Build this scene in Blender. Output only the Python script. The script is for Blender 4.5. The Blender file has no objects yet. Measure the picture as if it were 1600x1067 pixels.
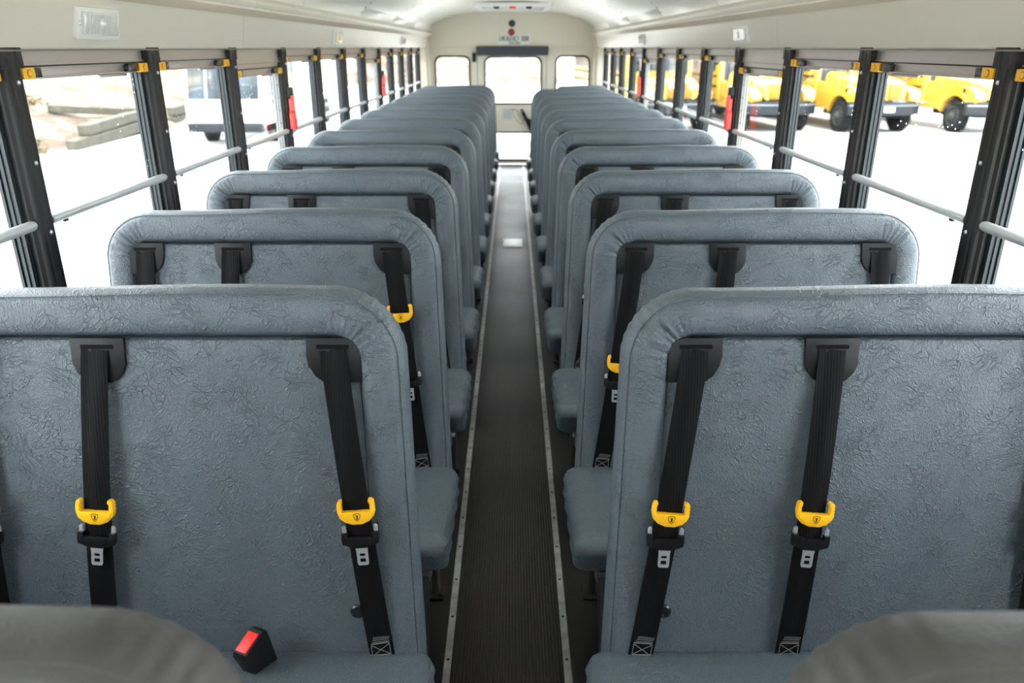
import bpy, bmesh, math, random
from mathutils import Vector, Matrix, noise

random.seed(7)
SC = bpy.context.scene
COL = SC.collection
PI = math.pi

# ------------------------------------------------------------------ camera, sky, exposure
EYE = 1.53
cam_d = bpy.data.cameras.new('camera')
cam = bpy.data.objects.new('camera', cam_d)
COL.objects.link(cam)
cam.location = (0, 0, EYE)
cam.rotation_euler = (math.radians(90 - 20.95), 0, 0)
cam_d.sensor_width = 36
cam_d.lens = 27.0
cam_d.shift_x = -0.0006
cam_d.clip_start = 0.05
cam_d.clip_end = 600
cam_d.dof.use_dof = True
cam_d.dof.focus_distance = 1.75
cam_d.dof.aperture_fstop = 4.0
SC.camera = cam

world = bpy.data.worlds.new('overcast_sky')
SC.world = world
world.use_nodes = True
wn = world.node_tree.nodes
wl = world.node_tree.links
wn['Background'].inputs['Color'].default_value = (0.93, 0.97, 1.0, 1)
wn['Background'].inputs['Strength'].default_value = 1.0

sun_d = bpy.data.lights.new('sun', 'SUN')
sun_d.energy = 0.9
sun_d.angle = math.radians(25)
sun_d.color = (1.0, 0.96, 0.9)
sun = bpy.data.objects.new('sun', sun_d)
COL.objects.link(sun)
sun.rotation_euler = (math.radians(38), math.radians(8), 0)

SC.view_settings.view_transform = 'Standard'
SC.view_settings.look = 'None'
SC.view_settings.gamma = 1
SC.view_settings.use_curve_mapping = False
SC.view_settings.exposure = 3.62


# ------------------------------------------------------------------ materials
def mat(name, color, rough=0.5, metal=0.0, spec=0.5, bump=None, vary=None, rvary=None, coat=0.0):
    """bump=(kind, scale, strength, dist); vary=(scale, amount, colour2); rvary=(scale, lo, hi)"""
    m = bpy.data.materials.new(name)
    m.use_nodes = True
    n, l = m.node_tree.nodes, m.node_tree.links
    b = n['Principled BSDF']
    b.inputs['Base Color'].default_value = (*color, 1)
    b.inputs['Roughness'].default_value = rough
    b.inputs['Metallic'].default_value = metal
    b.inputs['Specular IOR Level'].default_value = spec
    b.inputs['Coat Weight'].default_value = coat
    tc = n.new('ShaderNodeTexCoord')
    if vary:
        t = n.new('ShaderNodeTexNoise'); t.inputs['Scale'].default_value = vary[0]; t.inputs['Detail'].default_value = 6
        l.new(tc.outputs['Object'], t.inputs['Vector'])
        r = n.new('ShaderNodeValToRGB')
        r.color_ramp.elements[0].position = 0.5 - vary[1]; r.color_ramp.elements[1].position = 0.5 + vary[1]
        r.color_ramp.elements[0].color = (*color, 1); r.color_ramp.elements[1].color = (*vary[2], 1)
        l.new(t.outputs['Fac'], r.inputs['Fac']); l.new(r.outputs['Color'], b.inputs['Base Color'])
    if rvary:
        t = n.new('ShaderNodeTexNoise'); t.inputs['Scale'].default_value = rvary[0]; t.inputs['Detail'].default_value = 5
        l.new(tc.outputs['Object'], t.inputs['Vector'])
        r = n.new('ShaderNodeMapRange')
        r.inputs['From Min'].default_value = 0.3; r.inputs['From Max'].default_value = 0.7
        r.inputs['To Min'].default_value = rvary[1]; r.inputs['To Max'].default_value = rvary[2]
        l.new(t.outputs['Fac'], r.inputs['Value']); l.new(r.outputs['Result'], b.inputs['Roughness'])
    if bump:
        kind, sc, st, di = bump
        bp = n.new('ShaderNodeBump'); bp.inputs['Strength'].default_value = st; bp.inputs['Distance'].default_value = di
        if kind == 'noise':
            t = n.new('ShaderNodeTexNoise'); t.inputs['Scale'].default_value = sc; t.inputs['Detail'].default_value = 4
            l.new(tc.outputs['Object'], t.inputs['Vector']); h = t.outputs['Fac']
        elif kind == 'vinyl':
            # creased leatherette: warped cell edges of two sizes over a fine grain
            wv = n.new('ShaderNodeTexNoise'); wv.inputs['Scale'].default_value = 7; wv.inputs['Detail'].default_value = 5
            l.new(tc.outputs['Object'], wv.inputs['Vector'])
            mx = n.new('ShaderNodeVectorMath'); mx.operation = 'SCALE'; mx.inputs['Scale'].default_value = 0.22
            l.new(wv.outputs['Color'], mx.inputs[0])
            ad = n.new('ShaderNodeVectorMath'); ad.operation = 'ADD'
            l.new(tc.outputs['Object'], ad.inputs[0]); l.new(mx.outputs[0], ad.inputs[1])
            hs = []
            for s, w in ((62, 0.085), (135, 0.12)):
                v = n.new('ShaderNodeTexVoronoi'); v.feature = 'DISTANCE_TO_EDGE'; v.inputs['Scale'].default_value = s
                l.new(ad.outputs[0], v.inputs['Vector'])
                r = n.new('ShaderNodeMapRange'); r.inputs['From Min'].default_value = 0; r.inputs['From Max'].default_value = w
                r.inputs['To Min'].default_value = 1; r.inputs['To Max'].default_value = 0
                l.new(v.outputs['Distance'], r.inputs['Value']); hs.append(r.outputs['Result'])
            # break the creases up so they come and go
            bk = n.new('ShaderNodeTexNoise'); bk.inputs['Scale'].default_value = 22; bk.inputs['Detail'].default_value = 3
            l.new(tc.outputs['Object'], bk.inputs['Vector'])
            br = n.new('ShaderNodeMapRange'); br.inputs['From Min'].default_value = 0.38; br.inputs['From Max'].default_value = 0.60
            l.new(bk.outputs['Fac'], br.inputs['Value'])
            m1 = n.new('ShaderNodeMath'); m1.operation = 'MULTIPLY'; l.new(hs[0], m1.inputs[0]); l.new(br.outputs['Result'], m1.inputs[1])
            m2 = n.new('ShaderNodeMath'); m2.operation = 'MULTIPLY'; l.new(hs[1], m2.inputs[0]); m2.inputs[1].default_value = 0.30
            g = n.new('ShaderNodeTexNoise'); g.inputs['Scale'].default_value = 420; g.inputs['Detail'].default_value = 2
            l.new(tc.outputs['Object'], g.inputs['Vector'])
            m3 = n.new('ShaderNodeMath'); m3.operation = 'MULTIPLY'; l.new(g.outputs['Fac'], m3.inputs[0]); m3.inputs[1].default_value = 0.8
            a1 = n.new('ShaderNodeMath'); l.new(m1.outputs[0], a1.inputs[0]); l.new(m2.outputs[0], a1.inputs[1])
            a2 = n.new('ShaderNodeMath'); l.new(a1.outputs[0], a2.inputs[0]); l.new(m3.outputs[0], a2.inputs[1]); h = a2.outputs[0]
        elif kind == 'weave':
            mp = n.new('ShaderNodeMapping'); mp.inputs['Scale'].default_value = (1, 0.12, 0.12)
            l.new(tc.outputs['Object'], mp.inputs['Vector'])
            t = n.new('ShaderNodeTexWave'); t.inputs['Scale'].default_value = sc; t.inputs['Distortion'].default_value = 0.4
            l.new(mp.outputs[0], t.inputs['Vector']); h = t.outputs['Fac']
        l.new(h, bp.inputs['Height']); l.new(bp.outputs['Normal'], b.inputs['Normal'])
    return m


VINYL = mat('grey_blue_vinyl', (0.078, 0.101, 0.121), 0.36, spec=0.55, bump=('vinyl', 0, 1.0, 0.0016), vary=(5, 0.3, (0.090, 0.115, 0.135)))
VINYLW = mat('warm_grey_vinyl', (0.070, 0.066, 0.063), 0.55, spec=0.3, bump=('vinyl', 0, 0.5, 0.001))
PLASTIC = mat('black_plastic', (0.006, 0.006, 0.0065), 0.42, spec=0.25, bump=('noise', 500, 0.15, 0.0005))
GLOSSBLACK = mat('glossy_black_plastic', (0.012, 0.012, 0.013), 0.25)
WEB = mat('black_webbing', (0.0035, 0.0033, 0.0036), 0.7, spec=0.14, bump=('weave', 60, 0.5, 0.0006))
STITCH = mat('pale_thread', (0.25, 0.25, 0.25), 0.8)
YELLOW = mat('yellow_plastic', (0.95, 0.50, 0.012), 0.38, bump=('noise', 600, 0.1, 0.0004))
STEEL = mat('bright_steel', (0.72, 0.74, 0.76), 0.3, 0.75)
DARKSTEEL = mat('dark_steel_tube', (0.16, 0.16, 0.165), 0.28, 0.85)
RED = mat('red_plastic', (0.85, 0.025, 0.015), 0.38)
ALU = mat('brushed_aluminium', (0.42, 0.39, 0.37), 0.36, 0.6, bump=('noise', 90, 0.05, 0.001))
RAILM = mat('satin_grey_rail', (0.50, 0.52, 0.52), 0.34, 0.35)
POSTM = mat('black_painted_post', (0.008, 0.008, 0.008), 0.45, spec=0.35, bump=('noise', 350, 0.2, 0.0006))
JAMBM = mat('dark_jamb', (0.016, 0.022, 0.025), 0.35, 0.2)
CREAM = mat('cream_panel', (0.79, 0.745, 0.625), 0.36, spec=0.5, bump=('noise', 260, 0.10, 0.0006))
CEILM = mat('pale_ceiling_paint', (0.80, 0.79, 0.72), 0.28, spec=0.5, bump=('noise', 3.0, 0.12, 0.02))
SEAMM = mat('panel_seam', (0.20, 0.19, 0.17), 0.6)
WHITEP = mat('white_plastic', (0.80, 0.80, 0.77), 0.35)
WALLLOW = mat('grey_side_panel', (0.42, 0.42, 0.40), 0.45, 0.2)
FLOORM = mat('black_rubber_floor', (0.011, 0.010, 0.009), 0.5, spec=0.35, vary=(6, 0.25, (0.017, 0.015, 0.013)), rvary=(3, 0.36, 0.46), bump=('noise', 60, 0.25, 0.001))
RUNNERM = mat('ribbed_black_rubber', (0.012, 0.0105, 0.009), 0.45, spec=0.38, vary=(14, 0.3, (0.022, 0.019, 0.016)), rvary=(2.5, 0.36, 0.44))
STRIPM = mat('scuffed_aluminium_strip', (0.52, 0.51, 0.49), 0.42, 0.5, bump=('noise', 120, 0.2, 0.001), vary=(30, 0.2, (0.30, 0.29, 0.28)))
SCREWM = mat('dark_screw', (0.03, 0.025, 0.02), 0.5, 0.5)
PADM = mat('charcoal_header_pad', (0.045, 0.055, 0.068), 0.5, bump=('noise', 120, 0.4, 0.002))
GASKET = mat('black_gasket', (0.012, 0.012, 0.012), 0.5)
STICKER = mat('white_sticker', (0.85, 0.86, 0.84), 0.5)
NOTICE = mat('pale_notice', (0.60, 0.62, 0.60), 0.5)
RINGM = mat('orange_ring', (0.42, 0.15, 0.006), 0.5)
EXITJ = mat('grey_white_jamb', (0.22, 0.225, 0.22), 0.4)
LIPM = mat('dull_grey_lip', (0.20, 0.195, 0.18), 0.4, 0.3)
INK = mat('black_ink', (0.006, 0.007, 0.007), 0.8, spec=0.08)
TANM = mat('tan_cove_band', (0.66, 0.575, 0.43), 0.36)
LAMPG = mat('dull_headlamp_glass', (0.16, 0.16, 0.16), 0.3)
REDINK = mat('faded_red_ink', (0.42, 0.16, 0.17), 0.6)
BLUEINK = mat('pale_blue_ink', (0.45, 0.52, 0.58), 0.6)
REDLENS = mat('red_lens', (0.35, 0.004, 0.012), 0.2, coat=0.5)
GREENLENS = mat('dark_green_lens', (0.018, 0.03, 0.02), 0.25, coat=0.5)
BUSYEL = mat('school_bus_yellow', (0.44, 0.255, 0.022), 0.25, coat=0.6)
GRILLEM = mat('ochre_grille', (0.030, 0.015, 0.002), 0.8, spec=0.05)
BUMPER = mat('dark_bumper', (0.008, 0.010, 0.013), 0.45, spec=0.25)
TYRE = mat('tyre_rubber', (0.007, 0.007, 0.007), 0.85, spec=0.15)
HUBM = mat('dusty_hub', (0.035, 0.033, 0.03), 0.6, 0.3)
TRUCKW = mat('white_vehicle_paint', (0.85, 0.86, 0.87), 0.3)
DARKGLASS = mat('dark_vehicle_glass', (0.010, 0.014, 0.018), 0.25, spec=0.25, vary=(1.2, 0.12, (0.035, 0.05, 0.065)))
CHROME = mat('chrome', (0.10, 0.11, 0.125), 0.35, 0.6)
ASPHALT = mat('pale_asphalt', (0.42, 0.41, 0.40), 0.9, vary=(0.35, 0.25, (0.34, 0.33, 0.325)))
HILLM = mat('dry_grass_slope', (0.20, 0.152, 0.118), 1.0, vary=(1.1, 0.10, (0.075, 0.05, 0.034)), bump=('noise', 6, 0.8, 0.15))
TIMBER = mat('weathered_timber', (0.062, 0.058, 0.042), 0.9, vary=(5, 0.2, (0.035, 0.032, 0.023)), bump=('noise', 20, 0.5, 0.02))
SCRUB = mat('dry_scrub_leaf', (0.11, 0.075, 0.035), 0.9, vary=(8, 0.2, (0.06, 0.058, 0.025)))


def glass_mat(name, tint, speck):
    m = bpy.data.materials.new(name); m.use_nodes = True
    n, l = m.node_tree.nodes, m.node_tree.links
    for x in list(n): n.remove(x)
    o = n.new('ShaderNodeOutputMaterial')
    tr = n.new('ShaderNodeBsdfTransparent'); tr.inputs['Color'].default_value = (*tint, 1)
    gl = n.new('ShaderNodeBsdfGlossy'); gl.inputs['Roughness'].default_value = 0.02
    lw = n.new('ShaderNodeLayerWeight'); lw.inputs['Blend'].default_value = 0.5
    pw = n.new('ShaderNodeMath'); pw.operation = 'POWER'; pw.inputs[1].default_value = 4.5
    l.new(lw.outputs['Facing'], pw.inputs[0])
    fr = n.new('ShaderNodeMath'); fr.operation = 'MULTIPLY_ADD'; fr.inputs[1].default_value = 0.45; fr.inputs[2].default_value = 0.02
    l.new(pw.outputs[0], fr.inputs[0])
    mx = n.new('ShaderNodeMixShader')
    l.new(fr.outputs[0], mx.inputs[0]); l.new(tr.outputs[0], mx.inputs[1]); l.new(gl.outputs[0], mx.inputs[2])
    out = mx
    if speck:   # dried rain spots
        tc = n.new('ShaderNodeTexCoord')
        v = n.new('ShaderNodeTexVoronoi'); v.inputs['Scale'].default_value = 55
        l.new(tc.outputs['Object'], v.inputs['Vector'])
        c = n.new('ShaderNodeMath'); c.operation = 'LESS_THAN'; c.inputs[1].default_value = 0.13
        l.new(v.outputs['Distance'], c.inputs[0])
        b = n.new('ShaderNodeTexNoise'); b.inputs['Scale'].default_value = 9
        l.new(tc.outputs['Object'], b.inputs['Vector'])
        g = n.new('ShaderNodeMath'); g.operation = 'GREATER_THAN'; g.inputs[1].default_value = 0.58
        l.new(b.outputs['Fac'], g.inputs[0])
        mm = n.new('ShaderNodeMath'); mm.operation = 'MULTIPLY'; l.new(c.outputs[0], mm.inputs[0]); l.new(g.outputs[0], mm.inputs[1])
        m2 = n.new('ShaderNodeMath'); m2.operation = 'MULTIPLY'; l.new(mm.outputs[0], m2.inputs[0]); m2.inputs[1].default_value = 0.45
        d = n.new('ShaderNodeBsdfTranslucent'); d.inputs['Color'].default_value = (0.75, 0.75, 0.75, 1)
        mx2 = n.new('ShaderNodeMixShader')
        l.new(m2.outputs[0], mx2.inputs[0]); l.new(mx.outputs[0], mx2.inputs[1]); l.new(d.outputs[0], mx2.inputs[2]); out = mx2
    l.new(out.outputs[0], o.inputs['Surface'])
    return m


GLASS = glass_mat('window_glass', (0.95, 0.97, 0.965), True)
CLEARLENS = mat('ribbed_clear_lens', (0.72, 0.72, 0.68), 0.15, spec=0.6, coat=0.6)


# ------------------------------------------------------------------ mesh builder
class MB:
    def __init__(self):
        self.v = []; self.f = []; self.m = []; self.mi = 0
        self.T = Matrix.Identity(4)

    def add(self, verts, faces):
        o = len(self.v)
        self.v += [tuple(self.T @ Vector(p)) for p in verts]
        self.f += [tuple(i + o for i in f) for f in faces]
        self.m += [self.mi] * len(faces)
        return self

    def box(self, x0, x1, y0, y1, z0, z1, b=0.0):
        """box with optional chamfered edges"""
        if b <= 0:
            vs = [(x, y, z) for z in (z0, z1) for y in (y0, y1) for x in (x0, x1)]
            return self.add(vs, [(0, 2, 3, 1), (4, 5, 7, 6), (0, 1, 5, 4), (2, 6, 7, 3), (0, 4, 6, 2), (1, 3, 7, 5)])
        bm = bmesh.new()
        bmesh.ops.create_cube(bm, size=1)
        for v in bm.verts:
            v.co = Vector(((x0 + x1) / 2 + v.co.x * (x1 - x0), (y0 + y1) / 2 + v.co.y * (y1 - y0), (z0 + z1) / 2 + v.co.z * (z1 - z0)))
        bmesh.ops.bevel(bm, geom=list(bm.edges), offset=b, segments=2, affect='EDGES', profile=0.6)
        return self.bm(bm)

    def bm(self, bm):
        bm.verts.index_update()
        self.add([tuple(v.co) for v in bm.verts], [tuple(v.index for v in f.verts) for f in bm.faces])
        bm.free()
        return self

    def prism(self, poly, a, b, axis='z', bevel=0.0):
        """poly of 2D points extruded along an axis from a to b"""
        n = len(poly)
        def P(p, t):
            if axis == 'z': return (p[0], p[1], t)
            if axis == 'y': return (p[0], t, p[1])
            return (t, p[0], p[1])
        vs = [P(p, a) for p in poly] + [P(p, b) for p in poly]
        fs = [tuple(range(n)), tuple(range(2 * n - 1, n - 1, -1))] + [(i, i + n, (i + 1) % n + n, (i + 1) % n) for i in range(n)]
        if bevel > 0:
            bm = bmesh.new()
            vv = [bm.verts.new(v) for v in vs]
            for f in fs: bm.faces.new([vv[i] for i in f])
            bmesh.ops.recalc_face_normals(bm, faces=bm.faces)
            k = {'z': 2, 'y': 1, 'x': 0}[axis]
            ed = [e for e in bm.edges if abs(e.verts[0].co[k] - e.verts[1].co[k]) < 1e-9]
            bmesh.ops.bevel(bm, geom=ed, offset=bevel, segments=2, affect='EDGES', profile=0.6)
            return self.bm(bm)
        return self.add(vs, fs)

    def tube(self, pts, r, n=10, caps=True, flat=1.0):
        pts = [Vector(p) for p in pts]
        vs = []; fs = []
        up = Vector((0, 0, 1))
        for i, p in enumerate(pts):
            d = (pts[min(i + 1, len(pts) - 1)] - pts[max(i - 1, 0)]).normalized()
            a = d.cross(up)
            if a.length < 1e-3: a = d.cross(Vector((0, 1, 0)))
            a.normalize(); b = a.cross(d).normalized()
            rr = r[i] if isinstance(r, (list, tuple)) else r
            for k in range(n):
                t = 2 * PI * k / n
                vs.append(tuple(p + a * math.cos(t) * rr + b * math.sin(t) * rr * flat))
        for i in range(len(pts) - 1):
            for k in range(n):
                fs.append((i * n + k, i * n + (k + 1) % n, (i + 1) * n + (k + 1) % n, (i + 1) * n + k))
        if caps:
            fs.append(tuple(range(n - 1, -1, -1))); fs.append(tuple((len(pts) - 1) * n + k for k in range(n)))
        return self.add(vs, fs)

    def lathe(self, c, prof, n=24, axis='z'):
        """prof list of (r, t) along axis from centre c"""
        vs = []; fs = []
        for r, t in prof:
            for k in range(n):
                a = 2 * PI * k / n
                x, y = r * math.cos(a), r * math.sin(a)
                if axis == 'z': p = (c[0] + x, c[1] + y, c[2] + t)
                elif axis == 'y': p = (c[0] + x, c[1] + t, c[2] + y)
                else: p = (c[0] + t, c[1] + x, c[2] + y)
                vs.append(p)
        for i in range(len(prof) - 1):
            for k in range(n):
                fs.append((i * n + k, i * n + (k + 1) % n, (i + 1) * n + (k + 1) % n, (i + 1) * n + k))
        fs.append(tuple(range(n - 1, -1, -1))); fs.append(tuple((len(prof) - 1) * n + k for k in range(n)))
        return self.add(vs, fs)

    def grid(self, fn, nu, nv):
        vs = [fn(i / nu, j / nv) for j in range(nv + 1) for i in range(nu + 1)]
        fs = [(j * (nu + 1) + i, j * (nu + 1) + i + 1, (j + 1) * (nu + 1) + i + 1, (j + 1) * (nu + 1) + i) for j in range(nv) for i in range(nu)]
        return self.add(vs, fs)

    def build(self, name, mats, parent=None, angle=35, solid=True):
        me = bpy.data.meshes.new(name)
        me.from_pydata(self.v, [], self.f)
        if not isinstance(mats, (list, tuple)): mats = [mats]
        for m in mats: me.materials.append(m)
        me.polygons.foreach_set('material_index', self.m)
        if solid:
            bm = bmesh.new(); bm.from_mesh(me)
            bmesh.ops.recalc_face_normals(bm, faces=bm.faces)
            bm.to_mesh(me); bm.free()
        me.shade_smooth()
        me.set_sharp_from_angle(angle=math.radians(angle))
        o = bpy.data.objects.new(name, me)
        COL.objects.link(o)
        if parent: o.parent = parent
        return o


def thing(name, label=None, cat=None, loc=(0, 0, 0), rot=(0, 0, 0), group=None, kind=None):
    o = bpy.data.objects.new(name, None)
    o.empty_display_size = 0.1
    COL.objects.link(o); o.location = loc; o.rotation_euler = rot
    return tag(o, label, cat, group, kind)


def tag(o, label=None, cat=None, group=None, kind=None):
    if label: o['label'] = label
    if cat: o['category'] = cat
    if group: o['group'] = group
    if kind: o['kind'] = kind
    return o


def struct(name, mb, m, **k):
    o = mb.build(name, m, **k); o['kind'] = 'structure'; return o


CH = {}
def make(mb, name, m, parent, label=None, **k):
    o = mb.build(name, m, parent, **k)
    CH.setdefault(parent.name, []).append(o)
    if label: o['label'] = label
    return o


def copy_tree(o, parent=None, skip=()):
    c = o.copy(); COL.objects.link(c)
    c.parent = parent
    for ch in CH.get(o.name, []):
        if ch.name.split('.')[0] in skip: continue
        d = copy_tree(ch, c, skip)
        CH.setdefault(c.name, []).append(d)
    return c


# ------------------------------------------------------------------ bus shell
CX = -0.010           # centre of the body
HW = 1.115            # half width at the window posts
YR = 10.80            # rear wall
YF = -2.40            # front wall
SILL = 0.80
HEAD = EYE            # underside of the header panel

mb = MB().box(CX - 1.19, CX + 1.19, YF, YR + 0.1, -0.12, 0.0)
struct('floor', mb, FLOORM)

# ribbed runner
mb = MB()
x0, x1 = -0.166, 0.138
NR = 34
pitch = (x1 - x0) / NR
prof = []
for i in range(NR):
    a = x0 + i * pitch
    prof += [(a, 0.0035), (a + pitch * 0.30, 0.0035), (a + pitch * 0.42, 0.0072), (a + pitch * 0.88, 0.0072)]
prof += [(x1, 0.0035)]
ys = [YF, 0, 2, 4, 6, 8, YR - 0.02]
vs = [(p[0], y, p[1]) for y in ys for p in prof]
n = len(prof)
mb.add(vs, [(j * n + i, j * n + i + 1, (j + 1) * n + i + 1, (j + 1) * n + i) for j in range(len(ys) - 1) for i in range(n - 1)])
run = mb.build('floor_runner', RUNNERM, solid=False, angle=20)
tag(run, 'ribbed black rubber runner down the middle of the aisle', 'floor mat')

# metal strips beside the runner
for k, (xa, xb) in enumerate(((-0.184, -0.160), (0.132, 0.156))):
    mb = MB()
    segs = [(YF, -0.4), (-0.398, 1.25), (1.252, 4.3), (4.302, 7.3), (7.302, YR - 0.02)]
    for a, b in segs:
        mb.prism([(xa, 0.004), (xa + 0.003, 0.0085), (xb - 0.003, 0.0085), (xb, 0.004)], a, b, 'y')
        y = a + 0.025
        while y < b - 0.01:
            mb.mi = 1
            mb.lathe(((xa + xb) / 2, y, 0.0085), [(0.0042, -0.001), (0.0042, 0.0006), (0.0025, 0.0016)], 8)
            mb.mi = 0
            y += 0.165
    struct('trim_%d' % (k + 1), mb, [STRIPM, SCREWM])

# small bright plate far down the aisle
mb = MB().box(-0.078, 0.082, 6.12, 6.42, 0.007, 0.010, 0.001)
mb.mi = 1
for x in (-0.07, 0.0, 0.074): mb.lathe((x, 6.14, 0.010), [(0.005, 0), (0.004, 0.002)], 8)
tag(mb.build('floor_plate', [WHITEP, SCREWM]), 'small pale rectangular plate screwed across the aisle runner', 'plate')

PITCH = 0.733
def ypost(n): return 1.834 + PITCH * (n - 1)

# lower side walls
for side, nm in ((-1, 'wall_left'), (1, 'wall_right')):
    X = CX + side * 1.135
    Xo = CX + side * 1.19
    mb = MB().box(min(X, Xo), max(X, Xo), YF, YR, -0.1, SILL)
    a, b = sorted((CX + side * 1.112, Xo))
    mb.box(a, b, YF, YR, SILL, SILL + 0.018, 0.004)
    # seat rail along the wall
    a, b = sorted((CX + side * 1.120, X))
    mb.mi = 1
    mb.box(a, b, YF, YR, 0.30, 0.34, 0.003)
    mb.mi = 2
    # upper body above the windows, outside the headliner
    a, b = sorted((CX + side * 1.145, Xo))
    mb.box(a, b, YF, YR, HEAD - 0.004, HEAD + 0.30)
    a, b = sorted((CX + side * 1.118, Xo))
    mb.box(a, b, ypost(12) + 0.036, YR, SILL, HEAD)
    mb.box(a, b, YF, ypost(-3) + 0.0, SILL, HEAD)
    mb.mi = 3
    a, b = sorted((CX + side * 1.111, CX + side * 1.150))
    mb.box(a, b, YF, YR - 0.1, HEAD - 0.0085, HEAD - 0.0045)
    struct(nm, mb, [WALLLOW, ALU, CREAM, LIPM])

# ceiling: swept arch
def arch(t):
    """t 0..1 across; returns x,z"""
    a = PI * (1 - t)
    ex = 2.35
    cx_, sx_ = math.cos(a), math.sin(a)
    x = math.copysign(abs(cx_) ** (2 / ex), cx_) * 1.085
    z = EYE + 0.155 + abs(sx_) ** (2 / ex) * 0.285
    return CX + x, z

NA = 56
mb = MB()
SEAMS = [-0.45, 1.15, 2.75, 4.35, 5.95, 7.55, 9.15]
yy = [YF] + [s for q in SEAMS for s in (q - 0.006, q - 0.003, q + 0.003, q + 0.006)] + [YR + 0.02]
vs = []
for y in yy:
    near = min(SEAMS, key=lambda q: abs(q - y))
    lift = 0.003 if abs(near - y) < 0.0045 else 0.0
    for i in range(NA + 1):
        x, z = arch(i / NA); vs.append((x, y, z + lift))
n = NA + 1
fs = [(j * n + i, j * n + i + 1, (j + 1) * n + i + 1, (j + 1) * n + i) for j in range(len(yy) - 1) for i in range(NA)]
mb.add(vs, fs)
for k, f in enumerate(fs):
    j = k // NA
    y = (yy[j] + yy[j + 1]) / 2
    if min(abs(q - y) for q in SEAMS) < 0.001: mb.m[k] = 1
# outer skin so the roof has thickness
vs2 = [(CX + (v[0] - CX) * 1.06, v[1], v[2] + 0.06) for v in vs]
mb.mi = 0
mb.add(vs2, [tuple(reversed(f)) for f in fs])
mb.mi = 1
for q in SEAMS:
    for i in range(2, 55, 2):
        x, z = arch(i / 56)
        if z < EYE + 0.2: continue
        mb.box(x - 0.004, x + 0.004, q - 0.022, q - 0.014, z - 0.004, z + 0.001)
struct('ceiling', mb, [CEILM, SEAMM], solid=False)

# headliner side panels, in sections
tn = 3
for side in (-1, 1):
    cuts = [YF, 0.281, 3.42, 6.52, 9.62, YR]
    for a, b in zip(cuts[:-1], cuts[1:]):
        g = 0.0022
        mb = MB()
        P = [(1.150, -0.004), (1.118, -0.004), (1.112, 0.004), (1.094, 0.112), (1.088, 0.121), (1.046, 0.143), (1.046, 0.150),
             (1.036, 0.156), (1.030, 0.166), (1.034, 0.176), (1.075, 0.20), (1.150, 0.20)]
        if side < 0: P = [(-p[0], p[1]) for p in P]
        mb.prism([(CX + p[0], EYE + p[1]) for p in P], a + g, b - g, 'y')
        mb.m[2 + 4] = 1
        struct('trim_%d' % tn, mb, [CREAM, TANM], angle=28); tn += 1
        if b < YR:
            mb = MB().prism([(CX + p[0] * (1.0 if abs(p[0]) > 1.14 else 1.003), EYE + p[1] + 0.0) for p in P], b - 2 * g, b + 2 * g, 'y')
            struct('trim_%d' % tn, mb, SEAMM); tn += 1

# ------------------------------------------------------------------ windows

def post_mesh(side):
    s = side
    mb = MB()
    # inner face with shoulders, in local coords x = outward distance, y along bus
    P = [(0.0, -0.024), (0.0, 0.024), (0.003, 0.028), (0.010, 0.030), (0.014, 0.040), (0.036, 0.040), (0.036, -0.040), (0.014, -0.040), (0.010, -0.030), (0.003, -0.028)]
    mb.prism([(p[0] * s, p[1]) for p in P], SILL + 0.01, HEAD + 0.0)
    # centre bead
    mb.prism([(p[0] * s, p[1]) for p in [(0.0, -0.012), (-0.003, -0.009), (-0.003, -0.005), (0.0, -0.002)]], SILL + 0.01, HEAD - 0.02)
    mb.prism([(p[0] * s, p[1]) for p in [(0.0, 0.017), (-0.003, 0.019), (-0.003, 0.023), (0.0, 0.0242)]], SILL + 0.01, HEAD - 0.02)
    # caps at the top
    a, b = sorted((-0.002 * s, 0.026 * s))
    mb.box(a, b, -0.043, -0.018, HEAD - 0.045, HEAD, 0.002)
    mb.box(a, b, 0.018, 0.043, HEAD - 0.045, HEAD, 0.002)
    mb.mi = 1
    for z in (HEAD - 0.075, HEAD - 0.255, HEAD - 0.42, HEAD - 0.57):
        mb.lathe((-0.0005 * s, 0.008, z), [(0.0055, 0.001 * s), (0.0055, -0.002 * s), (0.003, -0.004 * s)], 10, 'x')
    return mb

def handle_mesh(side):
    s = side
    mb = MB()
    def bx(x0, x1, y0, y1, z0, z1, b):
        a, c = sorted((x0 * s, x1 * s)); mb.box(a, c, y0, y1, z0, z1, b)
    mb.mi = 0
    bx(-0.022, 0.0, -0.012, 0.034, EYE - 0.245, EYE - 0.185, 0.004)
    bx(-0.010, 0.0, 0.010, 0.036, EYE - 0.34, EYE - 0.19, 0.003)
    mb.mi = 1
    mb.prism([(p[0] * 1.0, p[1]) for p in [(-0.022, EYE - 0.385), (0.014, EYE - 0.385), (0.014, EYE - 0.31), (0.008, EYE - 0.295), (0.006, EYE - 0.225), (-0.012, EYE - 0.225), (-0.012, EYE - 0.295), (-0.024, EYE - 0.31)]],
             -0.032 * s, -0.006 * s, 'x', 0.003)
    return mb

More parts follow.
